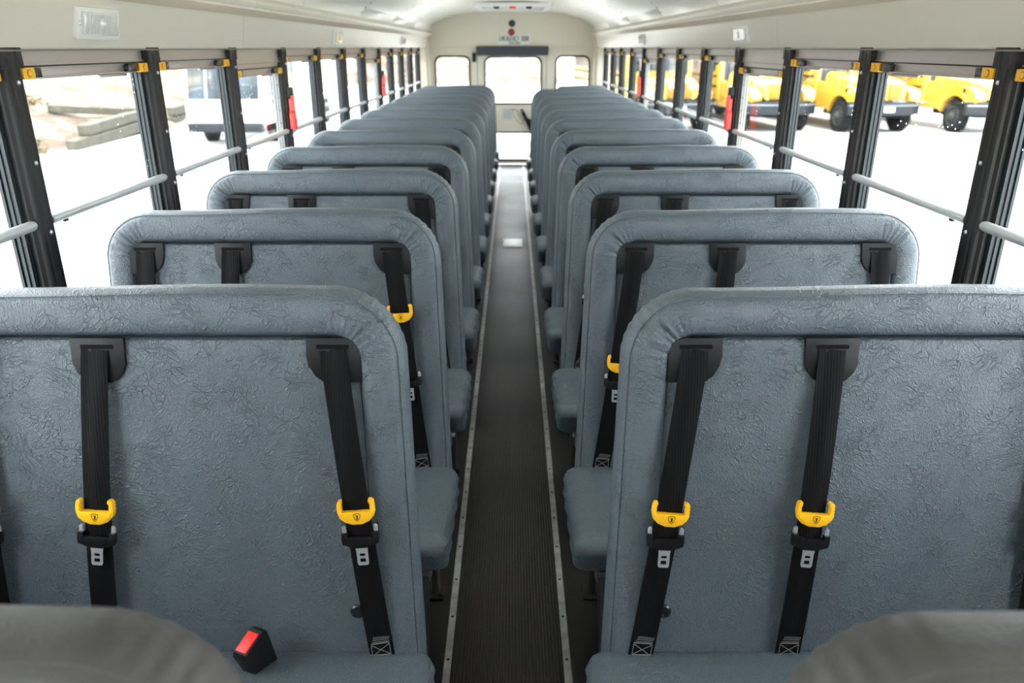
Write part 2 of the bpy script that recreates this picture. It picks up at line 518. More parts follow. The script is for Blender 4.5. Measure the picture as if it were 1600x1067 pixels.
NB = 14
for side in (-1, 1):
    for b in range(-3, 12):          # bay b: between post b and b+1
        ya, yb = ypost(b) + 0.040, ypost(b + 1) - 0.040
        if b == 11: pass
        idx = (b + 4) + (15 if side > 0 else 0)
        exitw = b in (3, 7)
        root = thing('window_%d' % idx, kind='structure', loc=(CX + side * HW, 0, 0))
        s = side
        def bx(mb, x0, x1, y0, y1, z0, z1, bv=0.0):
            a, c = sorted((x0 * s, x1 * s)); mb.box(a, c, y0, y1, z0, z1, bv); return mb
        p = make(post_mesh(side), 'window_post', [POSTM, STEEL], root)
        p.location = (0, ypost(b + 1), 0)
        hd = 0.062 if exitw else 0.036
        sr0, sr1 = (0.090, 0.120) if exitw else (0.042, 0.072)
        mb = MB()
        bx(mb, 0.018, 0.055, ya, yb, EYE - hd, EYE, 0.0)
        bx(mb, 0.014, 0.055, ya, yb, EYE - hd - 0.004, EYE - hd, 0.0)
        if exitw: bx(mb, 0.024, 0.05, ya, yb, EYE - sr0 + 0.004, EYE - hd - 0.006, 0.0)
        mb.mi = 1
        bx(mb, 0.026, 0.055, ya, yb, EYE - sr0 - 0.002, EYE - hd - 0.003, 0.0)
        make(mb, 'header_panel', [ALU, GASKET], root)
        # sash
        mb = MB()
        mb.mi = 1
        bx(mb, 0.026, 0.050, ya, yb, EYE - sr1, EYE - sr0, 0.002)
        bx(mb, 0.022, 0.030, ya, yb, EYE - sr0 - 0.006, EYE - sr0 - 0.002, 0.0)
        bx(mb, 0.020, 0.030, ya, yb, EYE - sr1 + 0.002, EYE - sr1 + 0.006, 0.0)
        bx(mb, 0.026, 0.034, yb - 0.26, yb - 0.10, EYE - sr1 - 0.007, EYE - sr1, 0.002)
        jm = 2 if exitw else 0
        mb.mi = jm
        for y0_, y1_ in ((ya, ya + 0.012), (yb - 0.014, yb)):
            bx(mb, 0.026, 0.036, y0_, y1_, SILL + 0.02, EYE - sr1, 0.0)
        # outer jamb in stepped ridges with notches for the latch
        for q, (xa, w) in enumerate(((0.036, 0.018), (0.042, 0.014), (0.048, 0.020))):
            bx(mb, xa, xa + 0.007, yb - w, yb, SILL + 0.02, EYE - sr1, 0.0)
        mb.mi = 1 if exitw else 0
        bx(mb, 0.030, 0.055, ya, yb, SILL + 0.018, SILL + 0.045, 0.002)
        mb.mi = 3
        for q in range(7):
            z = EYE - sr1 - 0.05 - q * 0.06
            bx(mb, 0.025, 0.031, yb - 0.0155, yb - 0.008, z - 0.013, z, 0.0) if not exitw else bx(mb, 0.030, 0.035, yb - 0.0155, yb - 0.012, z - 0.006, z, 0.0)
        sash = make(mb, 'sash', [JAMBM, ALU, EXITJ, GASKET], root)
        mb = MB(); bx(mb, 0.043, 0.046, ya + 0.015, yb - 0.015, SILL + 0.03, EYE - sr1 + 0.004)
        make(mb, 'pane', GLASS, sash, solid=True)
        for y0_, d in ((ya, 1), (yb, -1)):
            mb = MB()
            ly, bk = (0.050, 0.038) if d > 0 else (0.052, 0.064)
            zc = EYE - (sr0 + sr1) / 2
            mb.mi = 1
            q = sorted((y0_ + d * (ly - 0.002), y0_ + d * (ly + bk)))
            bx(mb, 0.010, 0.030, q[0], q[1], zc - 0.011, zc + 0.012, 0.002)
            mb.mi = 0
            q = sorted((y0_ + d * 0.002, y0_ + d * ly))
            bx(mb, 0.004, 0.030, q[0], q[1], zc - 0.013, zc + 0.013, 0.002)
            mb.mi = 2
            mb.lathe((0.0035 * s, (q[0] + q[1]) / 2, zc), [(0.009, 0.002 * s), (0.009, -0.0006 * s), (0.007, -0.0008 * s)], 16, 'x')
            mb.mi = 0
            mb.lathe((0.0025 * s, (q[0] + q[1]) / 2, zc), [(0.0075, 0.0015 * s), (0.0065, -0.001 * s)], 16, 'x')
            make(mb, 'latch', [YELLOW, GLOSSBLACK, RINGM], sash, 'yellow and black window latch')
        # safety rail
        mb = MB()
        zr = EYE - 0.395
        ra, rb = ypost(b) + 0.034, ypost(b + 1) - 0.030
        mb.tube([(0.012 * s, ra, zr), (0.012 * s, ra + 0.01, zr), (0.012 * s, rb - 0.012, zr), (0.012 * s, rb - 0.003, zr), (0.012 * s, rb, zr)], [0.0122, 0.0122, 0.0122, 0.010, 0.005], 16)
        mb.mi = 1
        mb.box(-0.004 + 0.012 * s, 0.004 + 0.012 * s, ra + 0.06, ra + 0.075, zr - 0.018, zr - 0.010, 0.001)
        make(mb, 'safety_rail', [RAILM, SCREWM], root)
        if exitw:
            h = make(handle_mesh(side), 'emergency_handle', [PLASTIC, RED], root, 'red emergency window release handle under a black cap')
            h.location = (0, ypost(b + 1) - 0.008, 0)

# ------------------------------------------------------------------ front (behind the camera): bulkhead round the windscreen
mb = MB()
XL, XR = CX - 1.19, CX + 1.19
mb.box(XL, XR, YF - 0.08, YF, -0.12, 1.02)
mb.box(XL, XL + 0.12, YF - 0.08, YF, 1.02, 1.84)
mb.box(XR - 0.12, XR, YF - 0.08, YF, 1.02, 1.84)
mb.box(XL, XR, YF - 0.08, YF, 1.84, 2.06)
mb.box(CX - 0.02, CX + 0.02, YF - 0.06, YF, 1.02, 1.84)
struct('wall_front', mb, CREAM)
wf = thing('window_31', kind='structure', loc=(CX, YF - 0.04, 0))
make(MB().box(-1.08, -0.02, -0.003, 0.003, 1.02, 1.84), 'pane', GLASS, wf)
make(MB().box(0.02, 1.08, -0.003, 0.003, 1.02, 1.84), 'pane', GLASS, wf)

# ------------------------------------------------------------------ rear wall with emergency door
def rrect(x0, x1, z0, z1, r, n=7):
    pts = []
    for cx_, cz_, a0 in ((x1 - r, z1 - r, 0), (x0 + r, z1 - r, 90), (x0 + r, z0 + r, 180), (x1 - r, z0 + r, 270)):
        for i in range(n + 1):
            a = math.radians(a0 + 90 * i / n); pts.append((cx_ + r * math.cos(a), cz_ + r * math.sin(a)))
    return pts

def plate_with_holes(outline, holes, y0, y1):
    """flat plate in the xz plane with holes, thickness y0..y1, returns bmesh"""
    bm = bmesh.new()
    edges = []
    for loop in [outline] + holes:
        vs = [bm.verts.new((p[0], y0, p[1])) for p in loop]
        for i in range(len(vs)): edges.append(bm.edges.new((vs[i], vs[(i + 1) % len(vs)])))
    bmesh.ops.triangle_fill(bm, edges=edges, use_beauty=True)
    # drop triangles that landed in holes
    def inside(pt, poly):
        c = False; j = len(poly) - 1
        for i in range(len(poly)):
            a, b = poly[i], poly[j]
            if (a[1] > pt[1]) != (b[1] > pt[1]) and pt[0] < (b[0] - a[0]) * (pt[1] - a[1]) / (b[1] - a[1]) + a[0]: c = not c
            j = i
        return c
    for f in list(bm.faces):
        c = f.calc_center_median()
        if any(inside((c.x, c.z), h) for h in holes) or not inside((c.x, c.z), outline): bm.faces.remove(f)
    r = bmesh.ops.extrude_face_region(bm, geom=list(bm.faces))
    for v in r['geom']:
        if isinstance(v, bmesh.types.BMVert): v.co.y = y1
    bmesh.ops.recalc_face_normals(bm, faces=bm.faces)
    return bm

def gasket(hole_fn, y0, y1, w=0.017):
    """ring round an opening"""
    x0_, x1_, z0_, z1_, r_ = hole_fn
    return plate_with_holes(rrect(x0_ - w, x1_ + w, z0_ - w, z1_ + w, r_ + w), [rrect(x0_ + 0.006, x1_ - 0.006, z0_ + 0.006, z1_ - 0.006, r_)], y0, y1)

E_ = EYE
arc_pts = [(arch(i / 40)[0], arch(i / 40)[1] + 0.01) for i in range(41)]
outline = [(CX + 1.16, -0.05)] + [(CX + 1.16, E_ + 0.15)] + arc_pts[::-1] + [(CX - 1.16, E_ + 0.15), (CX - 1.16, -0.05)]
LW = (-1.015, -0.575, E_ - 0.62, E_ - 0.115, 0.07)
RW = (0.580, 1.010, E_ - 0.62, E_ - 0.115, 0.07)
DOORX0, DOORX1, DOORZ0, DOORZ1 = -0.470, 0.452, 0.02, E_ - 0.055
door_hole = [(DOORX0, DOORZ0), (DOORX1, DOORZ0), (DOORX1, DOORZ1), (DOORX0, DOORZ1)]
mb = MB().bm(plate_with_holes(outline, [rrect(*LW), rrect(*RW), door_hole], YR, YR + 0.06))
# dropped header ledge and corner pillars
mb.box(CX - 1.12, CX + 1.12, YR - 0.025, YR, E_ - 0.01, E_ + 0.012, 0.004)
mb.box(CX - 1.14, CX - 1.075, YR - 0.10, YR, 0.0, E_ + 0.14, 0.015)
mb.box(CX + 1.075, CX + 1.14, YR - 0.10, YR, 0.0, E_ + 0.14, 0.015)
struct('wall_rear', mb, CREAM)
for k, W in enumerate((LW, RW)):
    r = thing('window_%d' % (32 + k), kind='structure', loc=(0, YR, 0))
    fr = MB().bm(gasket(W, -0.012, 0.004))
    make(fr, 'gasket', GASKET, r)
    mb = MB().bm(plate_with_holes(rrect(W[0] - 0.005, W[1] + 0.005, W[2] - 0.005, W[3] + 0.005, W[4]), [], 0.02, 0.024))
    make(mb, 'pane', GLASS, r)

UW = (-0.362, 0.372, E_ - 0.700, E_ - 0.120, 0.08)
DW = (-0.300, 0.330, E_ - 1.440, E_ - 1.090, 0.04)
door = thing('door_1', kind='structure', loc=(0, YR, 0))
mb = MB().bm(plate_with_holes([(DOORX0 + 0.008, DOORZ0 + 0.008), (DOORX1 - 0.008, DOORZ0 + 0.008), (DOORX1 - 0.008, DOORZ1 - 0.006), (DOORX0 + 0.008, DOORZ1 - 0.006)], [rrect(*UW), rrect(*DW)], 0.004, 0.05))
make(mb, 'door_panel', CREAM, door)
mb = MB().bm(gasket(UW, -0.010, 0.006)); mb.bm(gasket(DW, -0.010, 0.006)); make(mb, 'gasket', GASKET, door)
mb = MB()
for x in (DOORX0, DOORX1 - 0.012): mb.box(x, x + 0.012, 0.006, 0.03, DOORZ0, DOORZ1)
mb.box(DOORX0, DOORX1, 0.006, 0.03, DOORZ1 - 0.010, DOORZ1)
make(mb, 'door_seal', SEAMM, door)
for W in (UW, DW):
    mb = MB().bm(plate_with_holes(rrect(W[0] - 0.005, W[1] + 0.005, W[2] - 0.005, W[3] + 0.005, W[4]), [], 0.02, 0.024))
    make(mb, 'pane', GLASS, door)
# black lever handle with its latch arm
mb = MB()
zt = E_ - 0.785
mb.prism([(0.100, zt), (0.136, zt + 0.016), (0.205, zt - 0.11), (0.255, zt - 0.125), (0.262, zt - 0.33), (0.235, zt - 0.29), (0.20, zt - 0.20)], -0.055, -0.02, 'y', 0.004)
mb.lathe((0.235, -0.03, zt - 0.17), [(0.03, 0.036), (0.03, -0.03), (0.022, -0.035)], 16, 'y')
mb.mi = 1
mb.prism([(0.108, zt - 0.024), (0.114, zt - 0.034), (0.146, zt - 0.018), (0.141, zt - 0.008)], -0.057, -0.052, 'y')
make(mb, 'door_handle', [PLASTIC, RAILM], door, 'black slanted release lever')
# cable hanging to a foot bracket beside the door
mb = MB()
mb.tube([(0.32, -0.05, 0.62), (0.30, -0.06, 0.40), (0.25, -0.08, 0.20), (0.205, -0.09, 0.10), (0.215, -0.09, 0.03), (0.26, -0.08, 0.03)], 0.008, 8)
mb.tube([(0.27, -0.05, 0.50), (0.25, -0.06, 0.28), (0.29, -0.08, 0.05)], 0.022, 8)
make(mb, 'cable', PLASTIC, door)
# notice and red swing-arrow sticker on the door panel
mb = MB()
mb.box(-0.135, -0.005, 0.0, 0.004, E_ - 0.915, E_ - 0.765)
mb.mi = 1
for i, (w0, w1) in enumerate(((-0.12, 0.0), (-0.12, -0.02), (-0.12, -0.008), (-0.12, -0.03), (-0.12, -0.01))):
    z = E_ - 0.785 - i * 0.021
    mb.box(w0, w1, -0.001, 0.0, z - 0.011, z)
make(mb, 'notice', [NOTICE, BLUEINK], door, 'small white notice with pale blue lines')
mb = MB()
def arc_strip(cx_, cz_, r0, r1, a0, a1, y, n=14):
    vs = []
    for i in range(n + 1):
        a = math.radians(a0 + (a1 - a0) * i / n)
        vs += [(cx_ + r0 * math.cos(a), y, cz_ + r0 * math.sin(a)), (cx_ + r1 * math.cos(a), y, cz_ + r1 * math.sin(a))]
    mb.add(vs, [(2 * i, 2 * i + 1, 2 * i + 3, 2 * i + 2) for i in range(n)])
for r0, r1 in ((0.180, 0.186), (0.128, 0.133)):
    arc_strip(0.19, E_ - 0.80, r0, r1, 175, 248, 0.002)
arc_strip(0.19, E_ - 0.80, 0.120, 0.195, 172, 176, 0.002)
mb.add([(0.10, 0.002, E_ - 0.985), (0.15, 0.002, E_ - 0.955), (0.155, 0.002, E_ - 0.90), (0.148, 0.002, E_ - 0.905), (0.143, 0.002, E_ - 0.952), (0.10, 0.002, E_ - 0.978)], [(0, 1, 2, 3, 4, 5)])
make(mb, 'arrow_sticker', REDINK, door, 'faded red curved arrow', solid=False)

mb = MB().box(-0.478, 0.470, YR - 0.075, YR - 0.002, E_ - 0.100, E_ + 0.016, 0.012)
tag(mb.build('header_pad', PADM), 'charcoal padded bar across the top of the rear emergency door', 'pad')
mb = MB().box(-0.530, -0.484, YR - 0.05, YR - 0.002, E_ - 0.18, E_ - 0.065, 0.006)
mb.mi = 1; mb.lathe((-0.507, YR - 0.05, E_ - 0.12), [(0.012, 0), (0.01, -0.006)], 12, 'y')
tag(mb.build('buzzer_box', [PLASTIC, GLOSSBLACK]), 'small black box at the left end of the charcoal pad', 'box')

for nm, x, z, m, lb in (('warning_lamp', -0.017, E_ + 0.187, REDLENS, 'round red lamp just above the emergency door sign'),
                        ('warning_lamp', -0.008, E_ + 0.291, GREENLENS, 'round dark green lamp above the red lamp on the rear wall')):
    r = thing(nm, lb, 'lamp', (x, YR, z))
    make(MB().lathe((0, 0, 0), [(0.044, 0), (0.044, -0.008), (0.040, -0.012)], 24, 'y'), 'bezel', m if m is GREENLENS else REDLENS, r)
    make(MB().lathe((0, -0.010, 0), [(0.038, 0), (0.036, -0.010), (0.028, -0.018), (0.014, -0.023), (0.004, -0.024)], 24, 'y'), 'lens', m, r)

# EMERGENCY DOOR sign, lettering cut from strokes
GL = {'E': [((0, 0), (0, 1)), ((0, 0), (1, 0)), ((0, .5), (.8, .5)), ((0, 1), (1, 1))], 'M': [((0, 0), (0, 1)), ((0, 1), (.5, .4)), ((.5, .4), (1, 1)), ((1, 1), (1, 0))],
      'R': [((0, 0), (0, 1)), ((0, 1), (1, 1)), ((1, 1), (1, .5)), ((1, .5), (0, .5)), ((.4, .5), (1, 0))], 'G': [((1, 1), (0, 1)), ((0, 1), (0, 0)), ((0, 0), (1, 0)), ((1, 0), (1, .5)), ((1, .5), (.5, .5))],
      'N': [((0, 0), (0, 1)), ((0, 1), (1, 0)), ((1, 0), (1, 1))], 'C': [((1, 1), (0, 1)), ((0, 1), (0, 0)), ((0, 0), (1, 0))], 'Y': [((0, 1), (.5, .5)), ((1, 1), (.5, .5)), ((.5, .5), (.5, 0))],
      'D': [((0, 0), (0, 1)), ((0, 1), (.7, 1)), ((.7, 1), (1, .75)), ((1, .75), (1, .25)), ((1, .25), (.7, 0)), ((.7, 0), (0, 0))], 'O': [((0, 0), (0, 1)), ((0, 1), (1, 1)), ((1, 1), (1, 0)), ((1, 0), (0, 0))],
      'I': [((.5, 0), (.5, 1))], 'A': [((0, 0), (.5, 1)), ((.5, 1), (1, 0)), ((.2, .4), (.8, .4))], 'T': [((0, 1), (1, 1)), ((.5, 1), (.5, 0))], 'B': [((0, 0), (0, 1)), ((0, 1), (.9, 1)), ((.9, 1), (.9, .5)), ((0, .5), (1, .5)), ((1, .5), (1, 0)), ((1, 0), (0, 0))],
      'S': [((1, 1), (0, 1)), ((0, 1), (0, .5)), ((0, .5), (1, .5)), ((1, .5), (1, 0)), ((1, 0), (0, 0))], 'L': [((0, 1), (0, 0)), ((0, 0), (1, 0))],
      'H': [((0, 0), (0, 1)), ((1, 0), (1, 1)), ((0, .5), (1, .5))], 'K': [((0, 0), (0, 1)), ((0, .4), (1, 1)), ((.3, .6), (1, 0))], 'U': [((0, 1), (0, 0)), ((0, 0), (1, 0)), ((1, 0), (1, 1))], 'F': [((0, 0), (0, 1)), ((0, .5), (.8, .5)), ((0, 1), (1, 1))]}
def lettering(mb, txt, x, z, w, h, gap, t, y):
    for c in txt:
        for a, b in GL.get(c, []):
            p = Vector((x + a[0] * w, z + a[1] * h)); q = Vector((x + b[0] * w, z + b[1] * h))
            d = (q - p).normalized(); nn = Vector((-d.y, d.x)) * t / 2; p = p - d * t / 2; q = q + d * t / 2
            mb.add([(p.x + nn.x, y, p.y + nn.y), (p.x - nn.x, y, p.y - nn.y), (q.x - nn.x, y, q.y - nn.y), (q.x + nn.x, y, q.y + nn.y)], [(0, 1, 2, 3)])
        x += w + gap
sg = thing('door_sign', 'white EMERGENCY DOOR sign on the rear wall above the door', 'sign', (0, YR, 0))
make(MB().box(-0.186, 0.222, -0.003, -0.0, E_ + 0.028, E_ + 0.148), 'sign_plate', STICKER, sg)
mb = MB(); lettering(mb, 'EMERGENCY', -0.172, E_ + 0.082, 0.019, 0.052, 0.0105, 0.0065, -0.004); lettering(mb, 'DOOR', 0.118, E_ + 0.082, 0.017, 0.052, 0.008, 0.0065, -0.004)
lettering(mb, 'TO', -0.05, E_ + 0.040, 0.011, 0.026, 0.006, 0.004, -0.004); lettering(mb, 'BE', -0.008, E_ + 0.040, 0.011, 0.026, 0.006, 0.004, -0.004); lettering(mb, 'USED', 0.034, E_ + 0.040, 0.011, 0.026, 0.006, 0.004, -0.004)
make(mb, 'lettering', INK, sg, 'black capitals', solid=False)

# ------------------------------------------------------------------ roof hatch
hx = 0.40
hatch = thing('roof_hatch', 'white emergency hatch in the ceiling near the rear with a red latch', 'hatch', (0, 9.15, 0))
def ceil_z(x):
    best = min(range(401), key=lambda i: abs(arch(i / 400)[0] - x)); return arch(best / 400)[1]
mb = MB()
zr = ceil_z(0)
HR = plate_with_holes(rrect(-hx, hx, -0.62, 0.62, 0.08), [rrect(-hx + 0.05, hx - 0.05, -0.57, 0.57, 0.06)], 0, 0.035)
for v in HR.verts: v.co = Vector((v.co.x, v.co.z, zr - 0.035 + v.co.y - 0.012))
mb.bm(HR); make(mb, 'hatch_frame', WHITEP, hatch)
make(MB().box(-hx + 0.05, hx - 0.05, -0.57, 0.57, zr - 0.022, zr - 0.012), 'hatch_lid', WALLLOW, hatch)
mb = MB().box(-0.035, 0.035, -0.40, -0.32, zr - 0.06, zr - 0.022, 0.006); make(mb, 'latch', RED, hatch, 'red latch')
for x in (-0.17, 0.17):
    make(MB().prism([(x - 0.04, zr - 0.022), (x + 0.04, zr - 0.022), (x + 0.025, zr - 0.062), (x - 0.025, zr - 0.062)], -0.40, -0.33, 'y', 0.003), 'bracket', PLASTIC, hatch)
make(MB().box(-0.17, 0.17, -0.37, -0.36, zr - 0.045, zr - 0.035), 'release_bar', WHITEP, hatch)

# ------------------------------------------------------------------ dome lights on the header panels
def dome(side, y, w, label, hgt=0.080):
    ang = math.atan2(0.018, 0.108)
    r = thing('dome_light', label, 'light', (CX + side * 1.103, y, EYE + 0.060), (0, -side * ang if side > 0 else ang, 0), 'dome lights along the header panels')
    s = side
    def bx(mb, x0, x1, *a):
        p, q = sorted((x0 * s, x1 * s)); return mb.box(p, q, *a)
    make(bx(MB(), -0.012, 0.004, -w / 2, w / 2, -hgt / 2, hgt / 2, 0.004), 'housing', WHITEP, r)
    mb = MB()
    bx(mb, -0.020, -0.010, -w / 2 + 0.022, w / 2 - 0.022, -hgt / 2 + 0.012, hgt / 2 - 0.012, 0.004)
    k = int((w - 0.06) / 0.0075)
    for i in range(k):
        yy_ = -w / 2 + 0.03 + i * (w - 0.06) / k
        bx(mb, -0.0212, -0.019, yy_, yy_ + 0.0028, -hgt / 2 + 0.016, hgt / 2 - 0.016)
    mb.lathe((-0.019 * s, 0.0, 0.0), [(0.017, 0), (0.015, -0.004 * s), (0.006, -0.006 * s)], 20, 'x')
    make(mb, 'lens', CLEARLENS, r)
    for yv in (-w / 2 + 0.013, w / 2 - 0.013):
        make(MB().lathe((-0.012 * s, yv, 0), [(0.006, 0), (0.006, -0.002 * s), (0.003, -0.003 * s)], 12, 'x'), 'screw', STEEL, r)
dome(-1, 2.215, 0.225, 'clear ribbed dome light on the left header panel nearest the camera')
dome(-1, 5.22, 0.24, 'white dome light on the left header panel, middle of three on that side')
dome(-1, 8.35, 0.24, 'small white dome light on the left header panel nearest the rear')
dome(1, 3.93, 0.24, 'white dome light on the right header panel, larger and nearer of two')
dome(1, 6.95, 0.24, 'white dome light on the right header panel farther down near the rear')

# ------------------------------------------------------------------ seats
TILT = math.radians(9)
Z0 = 0.430
up = Vector((0, math.sin(TILT), math.cos(TILT)))
nr = Vector((0, -math.cos(TILT), math.sin(TILT)))
FM = Matrix(((1, up.x, nr.x, 0), (0, up.y, nr.y, 0), (0, up.z, nr.z, Z0), (0, 0, 0, 1)))
SW = 0.892          # back width
HV = 0.700          # back height above the cushion
RC = 0.125
BW = 0.078

def taper(side, u, v):
    """the aisle edge runs out a little towards the cushion; side +1 = aisle on +x"""
    k = max(0.0, min(1.0, (u * side + 0.05) / (SW / 2)))
    return u + side * k * 0.026 * (1 - (v + 0.06) / (HV + 0.06))

def back_path():
    """points of the outer outline from bottom -x round the top to bottom +x : (pos, inward normal, corner angle or None)"""
    pts = []
    h = SW / 2
    NV, NC, NT = 26, 44, 46
    for i in range(NV): pts.append((Vector((-h, -0.10 + (HV - RC + 0.10) * i / NV)), Vector((1, 0)), None))
    for i in range(NC):
        a = PI - PI / 2 * i / NC
        pts.append((Vector((-h + RC + RC * math.cos(a), HV - RC + RC * math.sin(a))), Vector((-math.cos(a), -math.sin(a))), (i / NC, -1)))
    for i in range(NT): pts.append((Vector((-h + RC + (SW - 2 * RC) * i / NT, HV)), Vector((0, -1)), None))
    for i in range(NC + 1):
        a = PI / 2 - PI / 2 * i / NC
        pts.append((Vector((h - RC + RC * math.cos(a), HV - RC + RC * math.sin(a))), Vector((-math.cos(a), -math.sin(a))), (i / NC, 1)))
    for i in range(1, NV + 1): pts.append((Vector((h, HV - RC - (HV - RC + 0.10) * i / NV)), Vector((-1, 0)), None))
    return pts

CS = [(BW + 0.006, -0.030), (BW + 0.001, -0.014), (BW - 0.003, -0.003), (BW - 0.009, 0.003), (BW - 0.022, 0.0065), (0.046, 0.0075), (0.030, 0.006), (0.018, 0.002),
      (0.011, -0.003), (0.0085, -0.0075), (0.007, -0.0085), (0.0052, -0.0075), (0.002, -0.012), (-0.0035, -0.024), (-0.0065, -0.045), (-0.0035, -0.068), (0.004, -0.080),
      (0.007, -0.0785), (0.011, -0.084), (0.030, -0.090), (0.06, -0.092)]

def make_back_mesh(side):
    mb = MB(); mb.T = FM
    path = back_path()
    vs = []
    n = len(CS)
    for j, (p, nn, cr) in enumerate(path):
        for i, (d, w) in enumerate(CS):
            dd, ww = d, w
            face = max(0.0, min(1.0, (d - 0.012) / 0.02)) * max(0.0, min(1.0, (BW - d) / 0.02)) if 1 < i < 9 else 0.0
            rim = 1.0 if 11 < i < 17 else 0.0
            if cr is not None:
                t, _s = cr
                env = math.sin(PI * t) ** 0.7
                ww += face * env * (0.0045 * math.sin(t * 25 + 1.3 * math.sin(t * 9 + _s) + _s + d * 12) * max(0.0, math.sin(t * 5.5 + 1.0 + _s * 0.8)) + 0.0018 * math.sin(t * 55 + _s * 2 - d * 30))
                g = abs(t - 0.5)
                if g < 0.03: ww -= face * 0.0045 * (1 - g / 0.03)       # mitred seam
                dd += rim * env * 0.0012 * math.sin(t * 60)
            q = p + nn * dd
            # soft unevenness of the cover
            nz = noise.noise(Vector((q.x * 9, q.y * 9, 1.7 + side)))
            ww += face * 0.0022 * nz
            vv = q.y + (0.0035 * math.sin(q.x * 7.5 + 0.6) if q.y > HV - 0.2 and i > 7 else 0.0)
            vs.append((taper(side, q.x, q.y), vv, ww))
    m = len(path)
    fs = [(j * n + i, j * n + i + 1, (j + 1) * n + i + 1, (j + 1) * n + i) for j in range(m - 1) for i in range(n - 1)]
    fs.append(tuple(j * n + n - 1 for j in range(m)))          # rear
    mb.add(vs, fs)
    return mb

def make_panel_mesh(side):
    mb = MB(); mb.T = FM
    r = 0.036
    h = SW / 2 - BW + 0.003
    top = HV - BW - 0.006
    loops = []
    def loop(ins, w):
        pts = []
        hh = h - ins; tt = top - ins; rr = max(0.012, r - ins)
        pts.append((-hh, -0.09))
        for i in range(9):
            a = PI - PI / 2 * i / 8; pts.append((-hh + rr + rr * math.cos(a), tt - rr + rr * math.sin(a)))
        for i in range(9):
            a = PI / 2 - PI / 2 * i / 8; pts.append((hh - rr + rr * math.cos(a), tt - rr + rr * math.sin(a)))
        pts.append((hh, -0.09))
        return [(taper(side, x, y), y, w) for x, y in pts]
    vs = []; L = [(0, -0.03), (0.001, -0.012), (0.004, -0.007), (0.011, -0.0045), (0.03, -0.003)]
    for ins, w in L: vs += loop(ins, w)
    n = 20
    fs = [(k * n + i, k * n + (i + 1) % n, (k + 1) * n + (i + 1) % n, (k + 1) * n + i) for k in range(len(L) - 1) for i in range(n)]
    # front as a gently quilted grid fitted inside the last loop: simple ngon
    fs.append(tuple((len(L) - 1) * n + i for i in range(n)))
    mb.add(vs, fs)
    return mb

def rounded_cushion(w, d, h, r, side):
    """puffed box, top front edge with a piped seam; centre at origin top"""
    bm = bmesh.new()
    bmesh.ops.create_cube(bm, size=2)
    bmesh.ops.subdivide_edges(bm, edges=list(bm.edges), cuts=23, use_grid_fill=True)
    for v in bm.verts:
        c = v.co.copy()
        # non-linear spread so the rounded zones get vertices
        q = Vector([math.copysign(abs(x) ** 0.8, x) for x in c])
        hx_, hy_, hz_ = w / 2, d / 2, h / 2
        p = Vector((q.x * hx_, q.y * hy_, q.z * hz_))
        inner = Vector((max(-hx_ + r, min(hx_ - r, p.x)), max(-hy_ + r, min(hy_ - r, p.y)), max(-hz_ + r, min(hz_ - r, p.z))))
        dlt = p - inner
        if dlt.length > 1e-9: p = inner + dlt.normalized() * r
        ux, uy = p.x / hx_, p.y / hy_
        if p.z > 0: p.z += 0.010 * (1 - ux ** 4) * (1 - uy ** 4)
        # puckers near the aisle front corner
        k = max(0, ux * side) ** 8 * max(0, -uy) ** 2
        p.z += 0.003 * k * math.sin(p.y * 160)
        p += Vector((1, 0, 0)) * side * 0.002 * max(0, ux * side) ** 10 * math.sin(p.z * 150 + p.y * 60)
        p += Vector((0, 0, 0.0015 * noise.noise(p * 14)))
        v.co = p
    return bm

def make_guide(kind, side):
    """kind: 'mid', 'right' (inner corner at +u), 'left' (inner corner at -u); origin at top centre"""
    mb = MB()
    w = 0.049
    if kind == 'mid':
        P = [(-w, 0.004), (w, 0.004), (w, -0.045), (w - 0.006, -0.060), (w - 0.018, -0.074), (w - 0.030, -0.079), (-w + 0.030, -0.079), (-w + 0.018, -0.072), (-w + 0.007, -0.058), (-w + 0.001, -0.040)]
    else:
        P = [(-w, 0.004), (w - 0.022, 0.004), (w - 0.009, -0.003), (w - 0.002, -0.014), (w, -0.03), (w, -0.079), (w - 0.03, -0.079), (-w + 0.028, -0.077), (-w + 0.014, -0.066), (-w + 0.004, -0.048), (-w, -0.03)]
        if kind == 'left': P = [(-a, b) for a, b in P][::-1]
    mb.prism(P, -0.006, 0.0025, 'z', 0.0012)
    mb.mi = 1
    mb.prism([(-0.029, -0.016), (-0.030, -0.012), (-0.029, -0.008), (0.029, -0.008), (0.030, -0.012), (0.029, -0.016)], 0.0020, 0.0032)
    return mb

